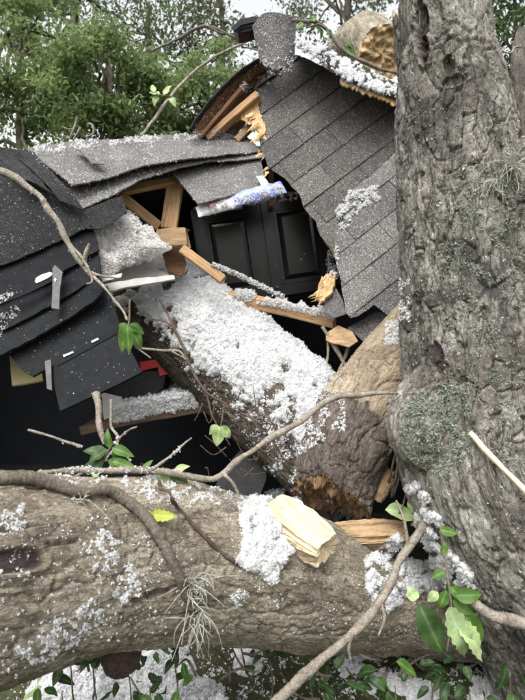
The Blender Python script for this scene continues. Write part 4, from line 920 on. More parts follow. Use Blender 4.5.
def tree(px, py, Y, rx, rz, mat, label, n=26000, clumps=150, leaf=0.10, hollow=0.35, seed=0, zb=0.0, csz=0.34):
    c = P(px, py, Y); t = thing('background_tree', (c.x, Y, 0), label, 'tree', 'trees behind the house'); r = np.random.default_rng(seed)
    cl = r.normal(size=(clumps, 3)); cl /= np.linalg.norm(cl, axis=1)[:, None]; rad = (hollow + (1 - hollow) * r.random(clumps) ** 0.6) * (0.75 + 0.5 * r.random(clumps))
    cl = cl * rad[:, None] * np.array([rx, rx * 0.8, rz]) + np.array(c)
    tr = 0.09 + 0.02 * rx
    tube('trunk', [(c.x + 0.2, Y, -0.1, tr * 1.3), (c.x + 0.1, Y, c.z * 0.4, tr), (c.x, Y, c.z, tr * 0.6), (c.x - 0.1, Y, c.z + rz * 0.7, tr * 0.2)], M['twig'], t, seg=10, n=30, wob=0.08)
    for k in range(12):
        e = cl[int(r.integers(clumps))]; z0 = c.z + rz * r.uniform(-0.8, 0.4)
        tube('limb', [(c.x, Y, z0, tr * 0.35), (c.x * 0.5 + e[0] * 0.5, Y * 0.5 + e[1] * 0.5, z0 * 0.4 + e[2] * 0.6 + 0.1, tr * 0.2), (*e, 0.01)], M['twig'], t, seg=6, n=12, wob=0.08)
    w = r.random(clumps) ** 1.5 + 0.25; cnt = (n * w / w.sum()).astype(int); pos = []
    for q, k, ww in zip(cl, cnt, w):
        g = r.normal(size=(k, 3)) * np.array([1, 1, 0.55]) * csz * rx * (0.5 + 0.5 * ww); pos.append(q + g)
    pos = np.concatenate(pos)
    leaves_mesh('crown', pos, leaf * (0.5 + 1.0 * r.random(len(pos))), M[mat], t, lr=np.repeat(r.random(clumps), cnt) * 0.75 + 0.25 * r.random(len(pos)))
tree(18, 70, 8.5, 1.7, 1.8, 'tree_a', 'bright leafy green tree at the far left behind the roof', 18000, 75, 0.085, seed=1, csz=0.12)
tree(112, 100, 8.0, 1.35, 1.05, 'tree_a', 'bushy green tree behind the middle of the left roof slope', 15000, 60, 0.085, seed=2, csz=0.13)
tree(206, 104, 9.0, 1.05, 0.85, 'tree_a', 'round green tree just left of the gable overhang', 11000, 42, 0.085, seed=3, csz=0.14)
tree(75, 15, 13.0, 2.9, 1.9, 'tree_b', 'tall dark green tree rising behind the left trees', 7000, 70, 0.10, seed=4, csz=0.13)
tree(222, 12, 14.0, 1.7, 1.5, 'tree_c', 'thin dark tree showing left of the ridge flap', 2600, 36, 0.13, seed=5, csz=0.15)
tree(348, 2, 15.0, 1.9, 1.7, 'tree_c', 'sparse haze-grey tree above the curved roof edge', 3200, 44, 0.13, seed=6, csz=0.15)
tree(515, 45, 12.0, 1.2, 2.0, 'tree_b', 'dark tree right of the standing trunk top', 7000, 50, 0.13, seed=7, csz=0.18)
tree(150, 60, 16.0, 3.4, 2.2, 'tree_c', 'pale tree in haze-grey leaf colour farthest back between the left trees', 3200, 50, 0.15, seed=8, csz=0.11)

# ================================================================== branches and twigs
bpy.context.view_layer.update()
def on(pts, lift=1.0, skip=()):
    """rows (px, py, half width px): laid on the surface below, as a fallen twig rests"""
    out = []
    for px, py, h in pts:
        p, n_ = surf(px, py, 0, skip)
        if p is None: p = P(px, py, 2.0); n_ = Vector((0, -1, 0))
        r = pr(p, h); p = p + n_ * r * lift; out.append((*p, r))
    return out
def branch(rows, mat, label, group='fallen branches and twigs', name='fallen_branch', seg=8, wob=0.007, forks=(), world=False, cat='branch'):
    w = rows if world else pxtube(rows)
    if not forks: return tag(tube(name, w, M[mat], None, seg=seg, n=22 * len(w), wob=wob), label, cat, group)
    t = thing(name, Vector(w[0][:3]), label, cat, group)
    tube('stem', w, M[mat], t, seg=seg, n=22 * len(w), wob=wob)
    for f in forks: tube('side_twig', pxtube(f), M[mat], t, seg=6, n=8 * len(f), wob=wob * 0.7)
    return t
vine = on([(-8, 484, 6.0), (16, 483, 6.0), (40, 486, 6.2), (75, 495, 5.4), (112, 498, 5.2), (138, 512, 4.8), (160, 543, 4.6), (175, 572, 4.4), (186, 596, 4.2), (196, 606, 3.6)], 1.1)
branch(vine, 'twig', 'thick bare branch curving over the left end of the fallen log', world=True, seg=12)
branch([(397, 392, 1.80, 1.6), (362, 394, 1.78, 2.2), (330, 400, 1.75, 2.8), (300, 422, 1.70, 3.0), (270, 438, 1.66, 3.2), (245, 456, 1.62, 3.4), (222, 474, 1.58, 3.4), (205, 478, 1.56, 3.2), (150, 471, 1.52, 3.0), (90, 470, 1.48, 3.0), (38, 473, 1.42, 2.4)], 'twig_grey',
       'long grey branch running above the fallen log from the standing trunk to the left sprig', forks=[[(224, 473, 1.58, 2.2), (232, 482, 1.56, 1.8), (238, 496, 1.55, 1.2)], [(150, 471, 1.52, 2), (170, 455, 1.54, 1.4), (192, 438, 1.56, 1.0)], [(90, 470, 1.48, 1.8), (60, 480, 1.44, 1.4), (40, 470, 1.44, 1.0)]])
branch([(-10, 168, 2.30, 4.0), (12, 177, 2.28, 3.8), (34, 192, 2.26, 3.4), (52, 213, 2.24, 3.0), (66, 238, 2.22, 2.8), (78, 258, 2.20, 2.6), (90, 274, 2.18, 2.2)], 'twig_grey', 'bare grey branch crossing the black roofing sheet at the far left',
       forks=[[(84, 266, 2.19, 2.4), (86, 252, 2.18, 2.4), (89, 244, 2.18, 1.4)], [(90, 274, 2.18, 2.0), (104, 288, 2.12, 1.7), (118, 305, 2.06, 1.5), (128, 320, 2.0, 1.2)], [(88, 272, 2.18, 1.8), (100, 276, 2.16, 1.4), (118, 279, 2.16, 1.0)], [(70, 244, 2.21, 1.6), (84, 262, 2.18, 1.6), (92, 280, 2.15, 1.2), (86, 284, 2.15, 0.8)]])
branch([(141, 137, 3.4, 1.8), (152, 122, 3.5, 1.7), (170, 98, 3.6, 1.6), (188, 77, 3.7, 1.5), (212, 58, 3.8, 1.4), (236, 47, 3.9, 1.2), (252, 38, 4.0, 1.0)], 'twig_grey', 'long thin pale branch arching up behind the left roof to the ridge flap')
branch([(150, 52, 6.0, 0.8), (180, 38, 6.0, 1.4), (205, 26, 6.0, 1.4), (240, 40, 6.0, 0.9)], 'twig', 'dark bare branch among the trees left of the ridge flap', forks=[[(205, 26, 6.0, 1.6), (225, 34, 6.0, 1.2), (250, 30, 6.0, 0.8)]])
branch([(292, 20, 2.80, 1.8), (312, 21, 2.78, 2.0), (328, 30, 2.76, 2.0), (340, 46, 2.74, 2.0), (356, 58, 2.72, 1.8), (376, 68, 2.72, 1.6), (400, 74, 2.72, 1.4)], 'twig', 'thin branch curving from the ridge flap over the white roof edge')
branch([(282, 8, 2.9, 0.8), (287, 3, 2.9, 0.8), (290, 12, 2.9, 0.8), (292, 18, 2.88, 0.8)], 'twig_grey', 'tiny hooked twig above the ridge flap', name='twig', cat='twig')
branch([(268, 706, 1.42, 4.4), (300, 678, 1.46, 4.6), (340, 645, 1.52, 4.6), (374, 608, 1.62, 4.6), (394, 574, 1.72, 4.8), (408, 548, 1.78, 5.2), (432, 512, 1.86, 4.0)], 'twig_grey', 'grey forked branch rising from the bottom edge across the right part of the log',
       forks=[[(380, 600, 1.64, 2.0), (384, 618, 1.6, 1.6), (378, 635, 1.58, 1.2)], [(408, 548, 1.78, 2.4), (404, 520, 1.8, 1.6), (396, 500, 1.84, 1.0)], [(352, 632, 1.54, 2.2), (348, 648, 1.53, 1.6), (350, 660, 1.52, 1)]])
branch([(448, 588, 1.62, 3.4), (470, 600, 1.58, 4.2), (492, 614, 1.56, 5.0), (535, 628, 1.55, 5.4)], 'twig_grey', 'root like branch at the foot of the standing trunk on the right margin')
stk = tube('peeled_stick', pxtube([(470, 432, 1.66, 2.4), (490, 455, 1.62, 2.8), (535, 500, 1.56, 3.4)]), M['peeled'], None, seg=8, n=14)
at = stk.data.attributes.new('wd', 'FLOAT_VECTOR', 'POINT'); at.data.foreach_set('vector', np.array([tuple(v.co) for v in stk.data.vertices], dtype=np.float32).ravel())
tag(stk, 'pale peeled stick leaning on the foot of the standing trunk', 'stick')
branch([(97, 394, 2.05, 3.4), (98, 410, 2.0, 3.4), (99, 425, 1.95, 3.0), (104, 444, 1.9, 2.0)], 'twig_grey', 'pale upright stick below the lowest black board')
branch([(29, 431, 1.66, 1.2), (50, 437, 1.66, 1.3), (66, 443, 1.66, 1.3), (82, 447, 1.66, 1.4)], 'twig_grey', 'thin pale twig pointing left against the dark opening', name='twig', cat='twig')
branch([(120, 325, 2.0, 1.2), (136, 347, 1.98, 1.3), (160, 350, 1.98, 1.3), (178, 352, 1.98, 1.2), (186, 360, 1.98, 1.0)], 'twig_grey', 'thin pale twig beside the fresh leaves under the black boards', name='twig', cat='twig', forks=[[(172, 351, 1.98, 1.0), (186, 359, 1.98, 0.8)], [(136, 347, 1.98, 1.0), (150, 358, 1.96, 0.8)]])
branch([(112, 400, 1.9, 1.6), (110, 425, 1.86, 1.5), (118, 440, 1.8, 1.3), (104, 462, 1.72, 1.2)], 'twig_grey', 'crooked twig rising out of the leafy sprig', name='twig', cat='twig', forks=[[(118, 440, 1.8, 1.3), (128, 430, 1.78, 1.2), (136, 427, 1.77, 1.0)], [(116, 442, 1.79, 1.2), (126, 456, 1.74, 1.0), (130, 462, 1.72, .9)]])
branch([(212, 264, 2.72, 2.4), (232, 272, 2.72, 2.6), (258, 285, 2.72, 2.4), (284, 297, 2.74, 2.0)], 'twig', 'fluff covered branch lying across the cupboard doors')
branch(on([(142, 466, 1.3), (160, 486, 1.6), (178, 508, 1.8), (200, 532, 1.8), (226, 556, 2.0), (250, 566, 2.0), (282, 560, 1.6)], 1.0), 'twig_red', 'thin dark reddish twig lying down over the middle of the fallen log', world=True, name='twig', cat='twig')
branch([(160, 300, 2.62, 1.3), (182, 345, 2.52, 1.5), (200, 385, 2.46, 1.4), (222, 402, 2.42, 1.2), (262, 424, 2.36, 1.0)], 'twig_red', 'dark twig trailing along the lower side of the fluffy trunk', name='twig', cat='twig', forks=[[(182, 345, 2.52, 1.2), (170, 325, 2.55, 1), (150, 318, 2.55, 1)], [(205, 388, 2.45, 1.2), (212, 415, 2.42, 1.0), (230, 446, 2.38, .8)]])
branch([(520, 46, 2.1, 1.2), (508, 52, 2.0, 1.0), (494, 50, 1.96, .8), (500, 60, 1.98, .8)], 'twig_grey', 'small pale twigs poking right of the trunk top', name='twig', cat='twig')
branch([(70, 140, 2.85, 1.2), (74, 128, 2.85, 1.2), (77, 118, 2.85, 1.0)], 'twig_grey', 'small bare twigs standing on the ridge of the left roof', name='twig', cat='twig', forks=[[(74, 130, 2.85, 1.0), (66, 129, 2.85, .8), (62, 127, 2.85, .7)], [(74, 140, 2.85, 1.2), (80, 128, 2.86, 1.0)], [(86, 138, 2.9, 1.2), (93, 134, 2.9, 1.2), (92, 126, 2.9, 1.0), (87, 124, 2.9, .8)]])
r = random.Random(5)
def brush(name, rows, mat, label):
    return tag(merge_tubes(name, [pxtube(q) for q in rows], M[mat], None, 5), label, 'twigs', kind='stuff')
rows = []
for k in range(14):
    x = r.uniform(385, 425); y = r.uniform(470, 505)
    rows.append([(x, y, 2.05, 1.4), (x + r.uniform(5, 14), y - r.uniform(15, 40), 2.0 + r.uniform(-.1, .1), 1.2), (x + r.uniform(8, 26), y - r.uniform(30, 60), 2.0, .7)])
brush('brush_twigs', rows, 'twig', 'fine dark twigs bunched between the rotten limb and the standing trunk')
rows = []
for k in range(60):
    x = r.uniform(10, 520); Y = r.uniform(1.75, 2.35); y = r.uniform(650, 705); dx = r.uniform(-40, 40)
    rows.append([(x, y, Y, 1.5), (x + dx * .5, y - r.uniform(0, 22), Y + r.uniform(-.1, .1), 1.2), (x + dx, y - r.uniform(5, 40), Y + r.uniform(-.15, .15), .6)])
brush('brush_twigs', rows, 'twig', 'bare twigs tangled in the brush under the fallen log')
rows = []
for k in range(26):         # fine shoots along the lower side of the fluffy trunk and in the dark opening
    x = r.uniform(200, 300); y = r.uniform(400, 470); Y = r.uniform(2.2, 2.5); dx = r.uniform(-30, 30)
    rows.append([(x, y, Y, .7), (x + dx * .5, y + r.uniform(-14, 14), Y, .6), (x + dx, y + r.uniform(-30, 20), Y, .4)])
brush('brush_twigs', rows, 'twig_red', 'fine dark twigs below the lower side of the fluffy trunk')

# ================================================================== shredded insulation, lichen and moss (nobody could count it)
bpy.context.view_layer.update()
def fluff(name, specs, label, mat='fluff', cat='insulation'):
    pos, siz = [], []
    for sp_ in specs:
        p, s_ = scatter(**sp_); pos += p; siz += s_
    o = tufts(name, pos, siz, M[mat]); return tag(o, label, cat, kind='stuff')
HV = dict(sz=(0.0015, 0.008), pw=2.6)
fluff('insulation_tufts', [dict(poly=[(130, 245), (200, 250), (360, 370), (355, 410), (300, 450), (255, 440), (200, 390), (130, 320)], n=22000, thick=0.005, only=('insulation_drift',), seed=1, **HV),
    dict(poly=[(150, 262), (200, 262), (350, 378), (345, 400), (290, 440), (250, 450), (190, 380), (150, 320)], n=3000, sz=(0.002, 0.006), clump=0.45, only=('bark',), seed=2)], 'ragged tufts of white insulation over the drift on the slanting trunk')
fluff('insulation_heap', [dict(poly=[(240, 512), (256, 497), (278, 492), (300, 494), (300, 520), (298, 545), (280, 562), (272, 582), (256, 572), (240, 562), (246, 540)], n=500, sz=(0.0118, 0.017), clump=0.15, cf=0.09, thick=0.006, pw=1, seed=3, skip=('split_wood',)),
    dict(poly=[(238, 508), (256, 494), (278, 489), (302, 492), (302, 520), (298, 548), (280, 564), (272, 586), (256, 574), (236, 564), (246, 540)], n=8500, sz=(0.0015, 0.0055), clump=0.12, cf=0.09, thick=0.016, pw=1.5, seed=3, skip=('split_wood',))], 'heap of white insulation on the fallen log beside the cream split wood')
fluff('insulation_heap', [dict(poly=[(366, 560), (385, 545), (410, 530), (425, 500), (405, 490), (418, 482), (440, 520), (440, 545), (470, 570), (474, 590), (450, 588), (425, 590), (405, 600), (385, 610), (368, 600)], n=420, sz=(0.0118, 0.016), clump=0.32, cf=0.08, thick=0.006, pw=1, seed=6, only=('bark', 'ground', 'trunk', 'split_wood', 'burl')),
    dict(poly=[(364, 560), (385, 543), (410, 528), (425, 500), (403, 490), (418, 480), (442, 520), (442, 545), (472, 570), (476, 592), (450, 590), (425, 592), (405, 602), (385, 612), (366, 602)], n=8500, sz=(0.0015, 0.006), clump=0.24, cf=0.08, thick=0.014, pw=1.5, seed=6, only=('bark', 'ground', 'trunk', 'split_wood', 'burl'))], 'heap of white insulation in the crook between log and standing trunk')
fluff('insulation_flecks', [dict(poly=[(0, 470), (160, 478), (250, 500), (330, 545), (420, 565), (420, 645), (210, 630), (100, 650), (0, 680)], n=800, sz=(0.001, 0.0042), pw=3.5, seed=8, only=('bark',)),
    dict(poly=[(0, 470), (160, 478), (250, 500), (330, 545), (420, 565), (420, 645), (210, 630), (100, 650), (0, 680)], n=700, sz=(0.0015, 0.005), clump=0.7, cf=0.035, thick=0.003, seed=9, only=('bark',))] +
    [dict(poly=[(cx - a * 1.7, cy), (cx - a * .5, cy - b_ * 1.7), (cx + a * 1.7, cy - b_ * .8), (cx + a * 1.2, cy + b_), (cx - a * .7, cy + b_ * 1.7)], n=n_ * 2, sz=(0.0012, 0.0045), clump=0.52, cf=0.11, thick=0.006, pw=1.6, seed=int(cx), only=('bark',)) for cx, cy, a, b_, n_ in ((104, 552, 11, 14, 260), (130, 580, 8, 11, 160), (126, 596, 9, 7, 110), (90, 617, 9, 12, 190), (60, 636, 14, 12, 220), (38, 650, 14, 9, 160), (15, 518, 8, 12, 120), (240, 597, 6, 6, 70), (60, 480, 30, 5, 150), (150, 480, 20, 8, 260), (200, 495, 40, 8, 350))],
    'white flecks of insulation sprinkled over the fallen log bark')
fluff('insulation_flecks', [dict(poly=[(255, 75), (300, 60), (400, 100), (405, 330), (345, 318), (330, 250), (300, 205), (262, 150)], n=2200, sz=(0.0012, 0.0045), pw=3.5, seed=11, only=('shingle',)),
    dict(poly=[(335, 212), (350, 192), (378, 188), (380, 200), (362, 208), (352, 222), (348, 235), (340, 230)], n=1100, sz=(0.003, 0.009), clump=0.28, cf=0.08, thick=0.012, pw=1.5, seed=12),
    dict(poly=[(385, 200), (408, 150), (408, 330), (350, 320), (336, 230)], n=1200, sz=(0.0012, 0.0045), pw=3.5, seed=13, only=('shingle',)),
    dict(poly=[(386, 322), (398, 320), (398, 345), (384, 345)], n=320, sz=(0.003, 0.009), clump=0.3, thick=0.01, seed=14), dict(poly=[(398, 280), (410, 280), (410, 320), (400, 320)], n=160, sz=(0.003, 0.009), clump=0.3, thick=0.01, seed=15),
    dict(poly=[(328, 250), (338, 248), (338, 280), (324, 276)], n=320, sz=(0.003, 0.009), clump=0.2, thick=0.015, seed=16)], 'white flecks and small clots of insulation on the torn shingle slope')
fluff('insulation_flecks', [dict(poly=[(25, 150), (120, 140), (245, 134), (262, 185), (200, 203), (82, 208)], n=1700, sz=(0.0012, 0.005), pw=3.5, seed=17, only=('shingle_course', 'lifted_tab', 'curled_edge')),
    dict(poly=[(25, 150), (120, 140), (245, 134), (262, 185), (200, 203), (82, 208)], n=900, sz=(0.0015, 0.005), clump=0.66, cf=0.05, thick=0.003, seed=18, only=('shingle_course',)),
    dict(poly=[(22, 150), (70, 140), (130, 137), (190, 132), (245, 130), (245, 138), (130, 144), (40, 154)], n=2200, sz=(0.0015, 0.006), clump=0.42, thick=0.010, seed=19),
    dict(poly=[(0, 180), (60, 190), (90, 228), (0, 266)], n=260, sz=(0.0012, 0.004), pw=3, seed=20), dict(poly=[(-2, 262), (95, 230), (140, 370), (60, 410), (0, 350)], n=260, sz=(0.001, 0.004), pw=3, seed=21),
    dict(poly=[(0, 314), (18, 303), (20, 312), (0, 338)], n=160, sz=(0.002, 0.006), clump=0.45, cf=.25, seed=22), dict(poly=[(0, 296), (12, 290), (14, 297), (0, 304)], n=90, sz=(0.002, 0.006), clump=0.4, cf=.25, seed=23)], 'white flecks of insulation over the left roof slope and black boards')
fluff('insulation_flecks', [dict(poly=[(253, 14), (297, 14), (296, 70), (262, 72)], n=280, sz=(0.002, 0.006), pw=3, seed=24), dict(poly=[(262, 60), (296, 58), (290, 76), (268, 76)], n=180, sz=(0.003, 0.008), clump=.35, thick=0.01, seed=25),
    dict(poly=[(235, 80), (268, 65), (270, 90), (250, 100)], n=160, sz=(0.003, 0.008), clump=.45, seed=26), dict(poly=[(190, 130), (264, 56), (262, 66), (194, 136)], n=150, sz=(0.002, 0.006), seed=27)], 'white flecks of insulation on the ridge flap and gable overhang')
fluff('insulation_drift', [dict(poly=[(296, 42), (318, 46), (345, 62), (398, 86), (400, 97), (368, 92), (340, 80), (312, 62), (298, 50)], n=90, sz=(0.010, 0.014), thick=0.0, pw=1, seed=28, only=('roofing',)),
    dict(poly=[(294, 40), (318, 42), (345, 58), (400, 80), (402, 98), (368, 93), (340, 82), (312, 64), (296, 52)], n=5000, sz=(0.002, 0.007), clump=0.42, cf=0.12, thick=0.006, pw=1.8, seed=29, only=('roofing', 'torn_deck', 'bark'))], 'long drift of white insulation along the curved roof edge')
fluff('insulation_drift', [dict(poly=[(198, 206), (240, 197), (282, 184), (298, 190), (298, 200), (262, 205), (204, 216)], n=1300, sz=(0.003, 0.008), clump=.30, thick=0.012, seed=30, only=('carcass', 'white_wrap', 'door', 'stile', 'rail', 'blue_wrap')),
    dict(poly=[(235, 290), (334, 312), (336, 320), (236, 300)], n=1700, sz=(0.003, 0.010), clump=.30, thick=0.03, pw=1.6, seed=31, only=('wall_rail',)), dict(poly=[(212, 262), (286, 294), (284, 300), (212, 270)], n=600, sz=(0.003, 0.007), thick=0.006, seed=32, only=('fallen_branch',)),
    dict(poly=[(205, 225), (262, 205), (330, 270), (215, 300)], n=40, sz=(0.002, 0.005), seed=33)], 'white insulation along the cupboard top and orange wall rail')
fluff('insulation_drift', [dict(poly=[(100, 395), (170, 380), (215, 370), (218, 404), (110, 424)], n=6000, sz=(0.004, 0.013), thick=0.09, pw=1.4, seed=34, only=('board',))], 'white insulation heaped on the brown shelf in the dark opening')
# bigger drift lying on the ground under the log
def heap(name, x0, x1, y0, y1, seed, label, hmax=0.10, th=0.0, n=2600):
    nx, ny = 120, 80; xs = np.linspace(x0, x1, nx); ys = np.linspace(y0, y1, ny); X, Y = np.meshgrid(xs, ys, indexing='ij')
    q = np.stack([X.ravel(), Y.ravel(), X.ravel() * 0], 1); a = fbm(q * 4, 4, seed).reshape(X.shape) - 0.5; b_ = fbm(q * 26, 4, seed + 2).reshape(X.shape) - 0.5; c_ = fbm(q * 90, 2, seed + 4).reshape(X.shape) - .5
    ex = np.minimum((X - x0) / (x1 - x0), (x1 - X) / (x1 - x0)); ey = np.minimum((Y - y0) / (y1 - y0), (y1 - Y) / (y1 - y0)); ed = sstep(0, 0.25, np.minimum(ex, ey))
    z = gz(X, Y) + (hmax * (a * 2 + 0.25 - th) * ed + 0.05 * b_ + 0.02 * c_) - (1 - ed) * 0.08
    V = np.stack([X, Y, z], -1).reshape(-1, 3); ii, jj = np.meshgrid(np.arange(nx - 1), np.arange(ny - 1), indexing='ij')
    F = np.stack([ii * ny + jj, (ii + 1) * ny + jj, (ii + 1) * ny + jj + 1, ii * ny + jj + 1], -1).reshape(-1, 4)
    k = (z - gz(X, Y)).reshape(-1) > -0.01; F = F[k[F].any(1)]; used = np.unique(F); mp = np.full(nx * ny, -1); mp[used] = np.arange(len(used))
    o = mesh_np(name, V[used], mp[F], M['fluff'], None, True); tag(o, label, 'insulation', kind='stuff')
heap('insulation_drift', -1.1, 0.15, 1.5, 2.7, 91, 'white insulation drift on the ground under the left half of the log', 0.22, -0.15)
heap('insulation_drift', 0.15, 1.3, 1.7, 2.7, 95, 'patchy white insulation on the ground under the right half of the log', 0.16, 0.42)
bpy.context.view_layer.update()
fluff('insulation_tufts', [dict(poly=[(5, 690), (60, 660), (170, 630), (260, 645), (525, 660), (525, 700), (0, 700)], n=7000, sz=(0.003, 0.009), clump=0.2, thick=0.01, pw=1.5, seed=41, only=('insulation_drift',)),
    dict(poly=[(5, 690), (60, 660), (170, 630), (260, 645), (525, 655), (525, 700), (0, 700)], n=1200, sz=(0.003, 0.009), clump=0.5, seed=42, only=('ground', 'twig'))], 'ragged white tufts in the brush under the fallen log')
fluff('insulation_flecks', [dict(poly=[(60, 425), (140, 425), (230, 470), (60, 475)], n=350, sz=(0.002, 0.006), clump=.42, cf=.15, seed=43, only=('stem', 'side_twig', 'twig')), dict(poly=[(270, 420), (345, 390), (345, 430), (300, 455)], n=420, sz=(0.003, 0.008), clump=.36, cf=.08, thick=.006, seed=44, only=('bark',)),
    dict(poly=[(265, 440), (300, 430), (295, 485), (262, 470)], n=300, sz=(0.003, 0.009), clump=.35, cf=.1, seed=45, only=('bark',)), dict(poly=[(398, 100), (525, 100), (525, 600), (440, 520), (400, 440)], n=420, sz=(0.0015, 0.005), pw=3, seed=46, only=('trunk',))], 'white flecks of insulation caught on twigs, limb and standing trunk')
# pale pink white batt
def batt(name, quad, label, mat, thick, seed):
    n, m_ = 60, 44; a, b_, c_, d_ = [np.array(P(*q)) for q in quad]; V = []
    u = np.linspace(0, 1, n); v = np.linspace(0, 1, m_); Ug, Vg = np.meshgrid(u, v, indexing='ij')
    base = (a * ((1 - Ug) * (1 - Vg))[..., None] + b_ * (Ug * (1 - Vg))[..., None] + c_ * (Ug * Vg)[..., None] + d_ * ((1 - Ug) * Vg)[..., None])
    nrm = np.cross(b_ - a, d_ - a); nrm /= np.linalg.norm(nrm); nrm = -nrm if nrm[1] > 0 else nrm
    p = base.reshape(-1, 3); ed = np.minimum(np.minimum(Ug, 1 - Ug), np.minimum(Vg, 1 - Vg)).reshape(-1)
    wob = np.stack([fbm(p * 14 + 9 * k, 4, seed + k) - .5 for k in range(3)], 1) * 0.10
    h = thick * np.sqrt(np.clip(ed * 5, 0, 1)) + 0.03 * (fbm(p * 16, 3, seed) - .5) + 0.008 * (fbm(p * 90, 2, seed + 1) - .5)
    V = p + nrm * h[:, None] + wob; Bk = p - nrm * 0.01 + wob
    ii, jj = np.meshgrid(np.arange(n - 1), np.arange(m_ - 1), indexing='ij'); F = np.stack([ii * m_ + jj, (ii + 1) * m_ + jj, (ii + 1) * m_ + jj + 1, ii * m_ + jj + 1], -1).reshape(-1, 4)
    return tag(mesh_np(name, np.vstack([V, Bk]), np.vstack([F, F[:, ::-1] + n * m_]), M[mat], None, True), label, 'insulation')
batt('insulation_batt', [(84, 238, 2.50), (128, 210, 2.72), (172, 250, 2.74), (94, 284, 2.46)], 'torn pinkish white insulation batt on the drywall scraps under the left roof', 'batt', 0.05, 81)
bpy.context.view_layer.update()
fluff('insulation_tufts', [dict(poly=[(82, 232), (128, 208), (170, 246), (94, 282)], n=5200, sz=(0.004, 0.010), thick=0.010, seed=47, only=('insulation_batt',))], 'ragged fibre tufts over the pale torn batt', 'batt')
# lichen crust on the standing trunk
fluff('lichen_crust', [dict(poly=[(395, 420), (410, 392), (450, 380), (470, 400), (470, 450), (448, 480), (420, 468), (398, 450)], n=2400, sz=(0.003, 0.009), clump=.32, cf=.06, thick=.008, seed=51, only=('trunk', 'burl')),
    dict(poly=[(430, 200), (525, 150), (525, 480), (470, 440), (430, 330)], n=2600, sz=(0.002, 0.007), clump=.55, cf=.06, thick=.003, seed=52, only=('trunk',)), dict(poly=[(400, 0), (500, 0), (525, 200), (405, 380)], n=1400, sz=(0.002, 0.006), clump=.6, cf=.07, seed=53, only=('trunk',))], 'pale grey green lichen crust on the standing trunk', 'lichen', 'lichen')
# air plants: tufts of thin curling grey blades
def airplant(px, py, n, L, label, seed, lift=0.01, hang=0.3):
    c, nn = surf(px, py, lift); r = random.Random(seed); Ls = []
    for k in range(n):
        d = (nn + Vector((r.gauss(0, .8), r.gauss(0, .5), r.gauss(0, .8)))).normalized(); l = L * r.uniform(.4, 1.2); p = c + Vector((r.gauss(0, .012), r.gauss(0, .006), r.gauss(0, .012))); cu = Vector((r.gauss(0, .5), r.gauss(0, .3), r.gauss(-hang, .5)))
        Ls.append([(*(p), .0016), (*(p + d * l * .4), .0014), (*(p + d * l * .75 + cu * l * .25), .001), (*(p + d * l * .9 + cu * l * .7), .0006)])
    o = merge_tubes('air_plant', Ls, M['mossgrey'], None, 4); return tag(o, label, 'air plant', 'tufts of grey air plant', )
airplant(508, 170, 46, .085, 'spiky grey air plant on the right side of the standing trunk', 1)
airplant(496, 182, 20, .05, 'small grey air plant tuft just left of the spiky one on the trunk', 2)
airplant(190, 585, 40, .09, 'grey air plant tuft at the crook of the bare branch on the log', 3, .02)
airplant(196, 612, 30, .075, 'wispy grey air plant hanging at the lower side of the log', 4, .02, .9)
airplant(80, 505, 10, .05, 'few grey wisps under the bare branch on the log', 5)

# ================================================================== leaves
def leaf_mesh(L, W, lobed=False, seed=0):
    r = random.Random(seed); k = 13 if lobed else 8; V = []; F = []
    for i in range(k + 1):
        t = i / k; w = W / 2 * math.sin(math.pi * t ** 0.8) ** 0.8 if 0 < t < 1 else 0.0008
        if lobed and 0 < i < k: w *= 1.08 if i % 2 else 0.84
        cz = -0.38 * L * t * t + 0.03 * L * math.sin(t * 9 + seed); f = 0.35 * w * (1 + 0.5 * math.sin(t * 7 + seed * 2))
        V += [(t * L, -w, cz + f + 0.02 * L * r.uniform(-1, 1)), (t * L + (0.04 * L if lobed else 0), 0, cz), (t * L, w, cz + f + 0.02 * L * r.uniform(-1, 1))]
    for i in range(k):
        F += [(i * 3, i * 3 + 3, i * 3 + 4, i * 3 + 1), (i * 3 + 1, i * 3 + 4, i * 3 + 5, i * 3 + 2)]
    me = bpy.data.meshes.new('leaf'); me.from_pydata(V, [], F); me.update()
    a = me.attributes.new('lr', 'FLOAT', 'POINT'); a.data.foreach_set('value', np.full(len(V), r.random(), dtype=np.float32)); a = me.attributes.new('rib', 'FLOAT', 'POINT'); a.data.foreach_set('value', np.array([1.0 if i % 3 == 1 else 0.0 for i in range(len(V))], dtype=np.float32)); me.polygons.foreach_set('use_smooth', np.ones(len(me.polygons), bool))
    return me
LM = {}
def add_leaf(parent, base, d, nrm, L, W, mat, lobed=False, seed=0):
    key = (round(L, 3), round(W, 3), mat, lobed, seed % 4)
    if key not in LM: LM[key] = leaf_mesh(L, W, lobed, seed % 4); LM[key].materials.append(M[mat])
    o = bpy.data.objects.new('leaf', LM[key]); col.objects.link(o)
    d = d.normalized(); nrm = (nrm - d * nrm.dot(d)).normalized(); y = nrm.cross(d); m4 = Matrix((d, y, nrm)).transposed().to_4x4(); m4.translation = base
    o.parent = parent; o.matrix_parent_inverse = Matrix.Translation(-parent.location); o.matrix_basis = m4; return o
def sprig(stem, leaves, label, stemmat='twig', group='leafy sprigs', cat='sprig', name='leaf_sprig'):
    """stem rows (px,py,Y,hw); leaves rows (px,py,Y, angle in the picture deg, length px, width px, material, lobed)"""
    w = pxtube(stem); t = thing(name, Vector(w[0][:3]), label, cat, group); tube('stem', w, M[stemmat], t, seg=6, n=6 * len(w), wob=.002); r = random.Random(len(label))
    for k, (px, py, Y, a, L, W, mt, lb) in enumerate(leaves):
        p = P(px, py, Y); d = Vector((math.cos(math.radians(a)), r.uniform(-.5, .1), math.sin(math.radians(a)))); n_ = Vector((r.uniform(-.4, .4), -0.8, r.uniform(.3, .9)))
        add_leaf(t, p, d, n_, pr(p, L), pr(p, W), mt, lb, k)
    return t
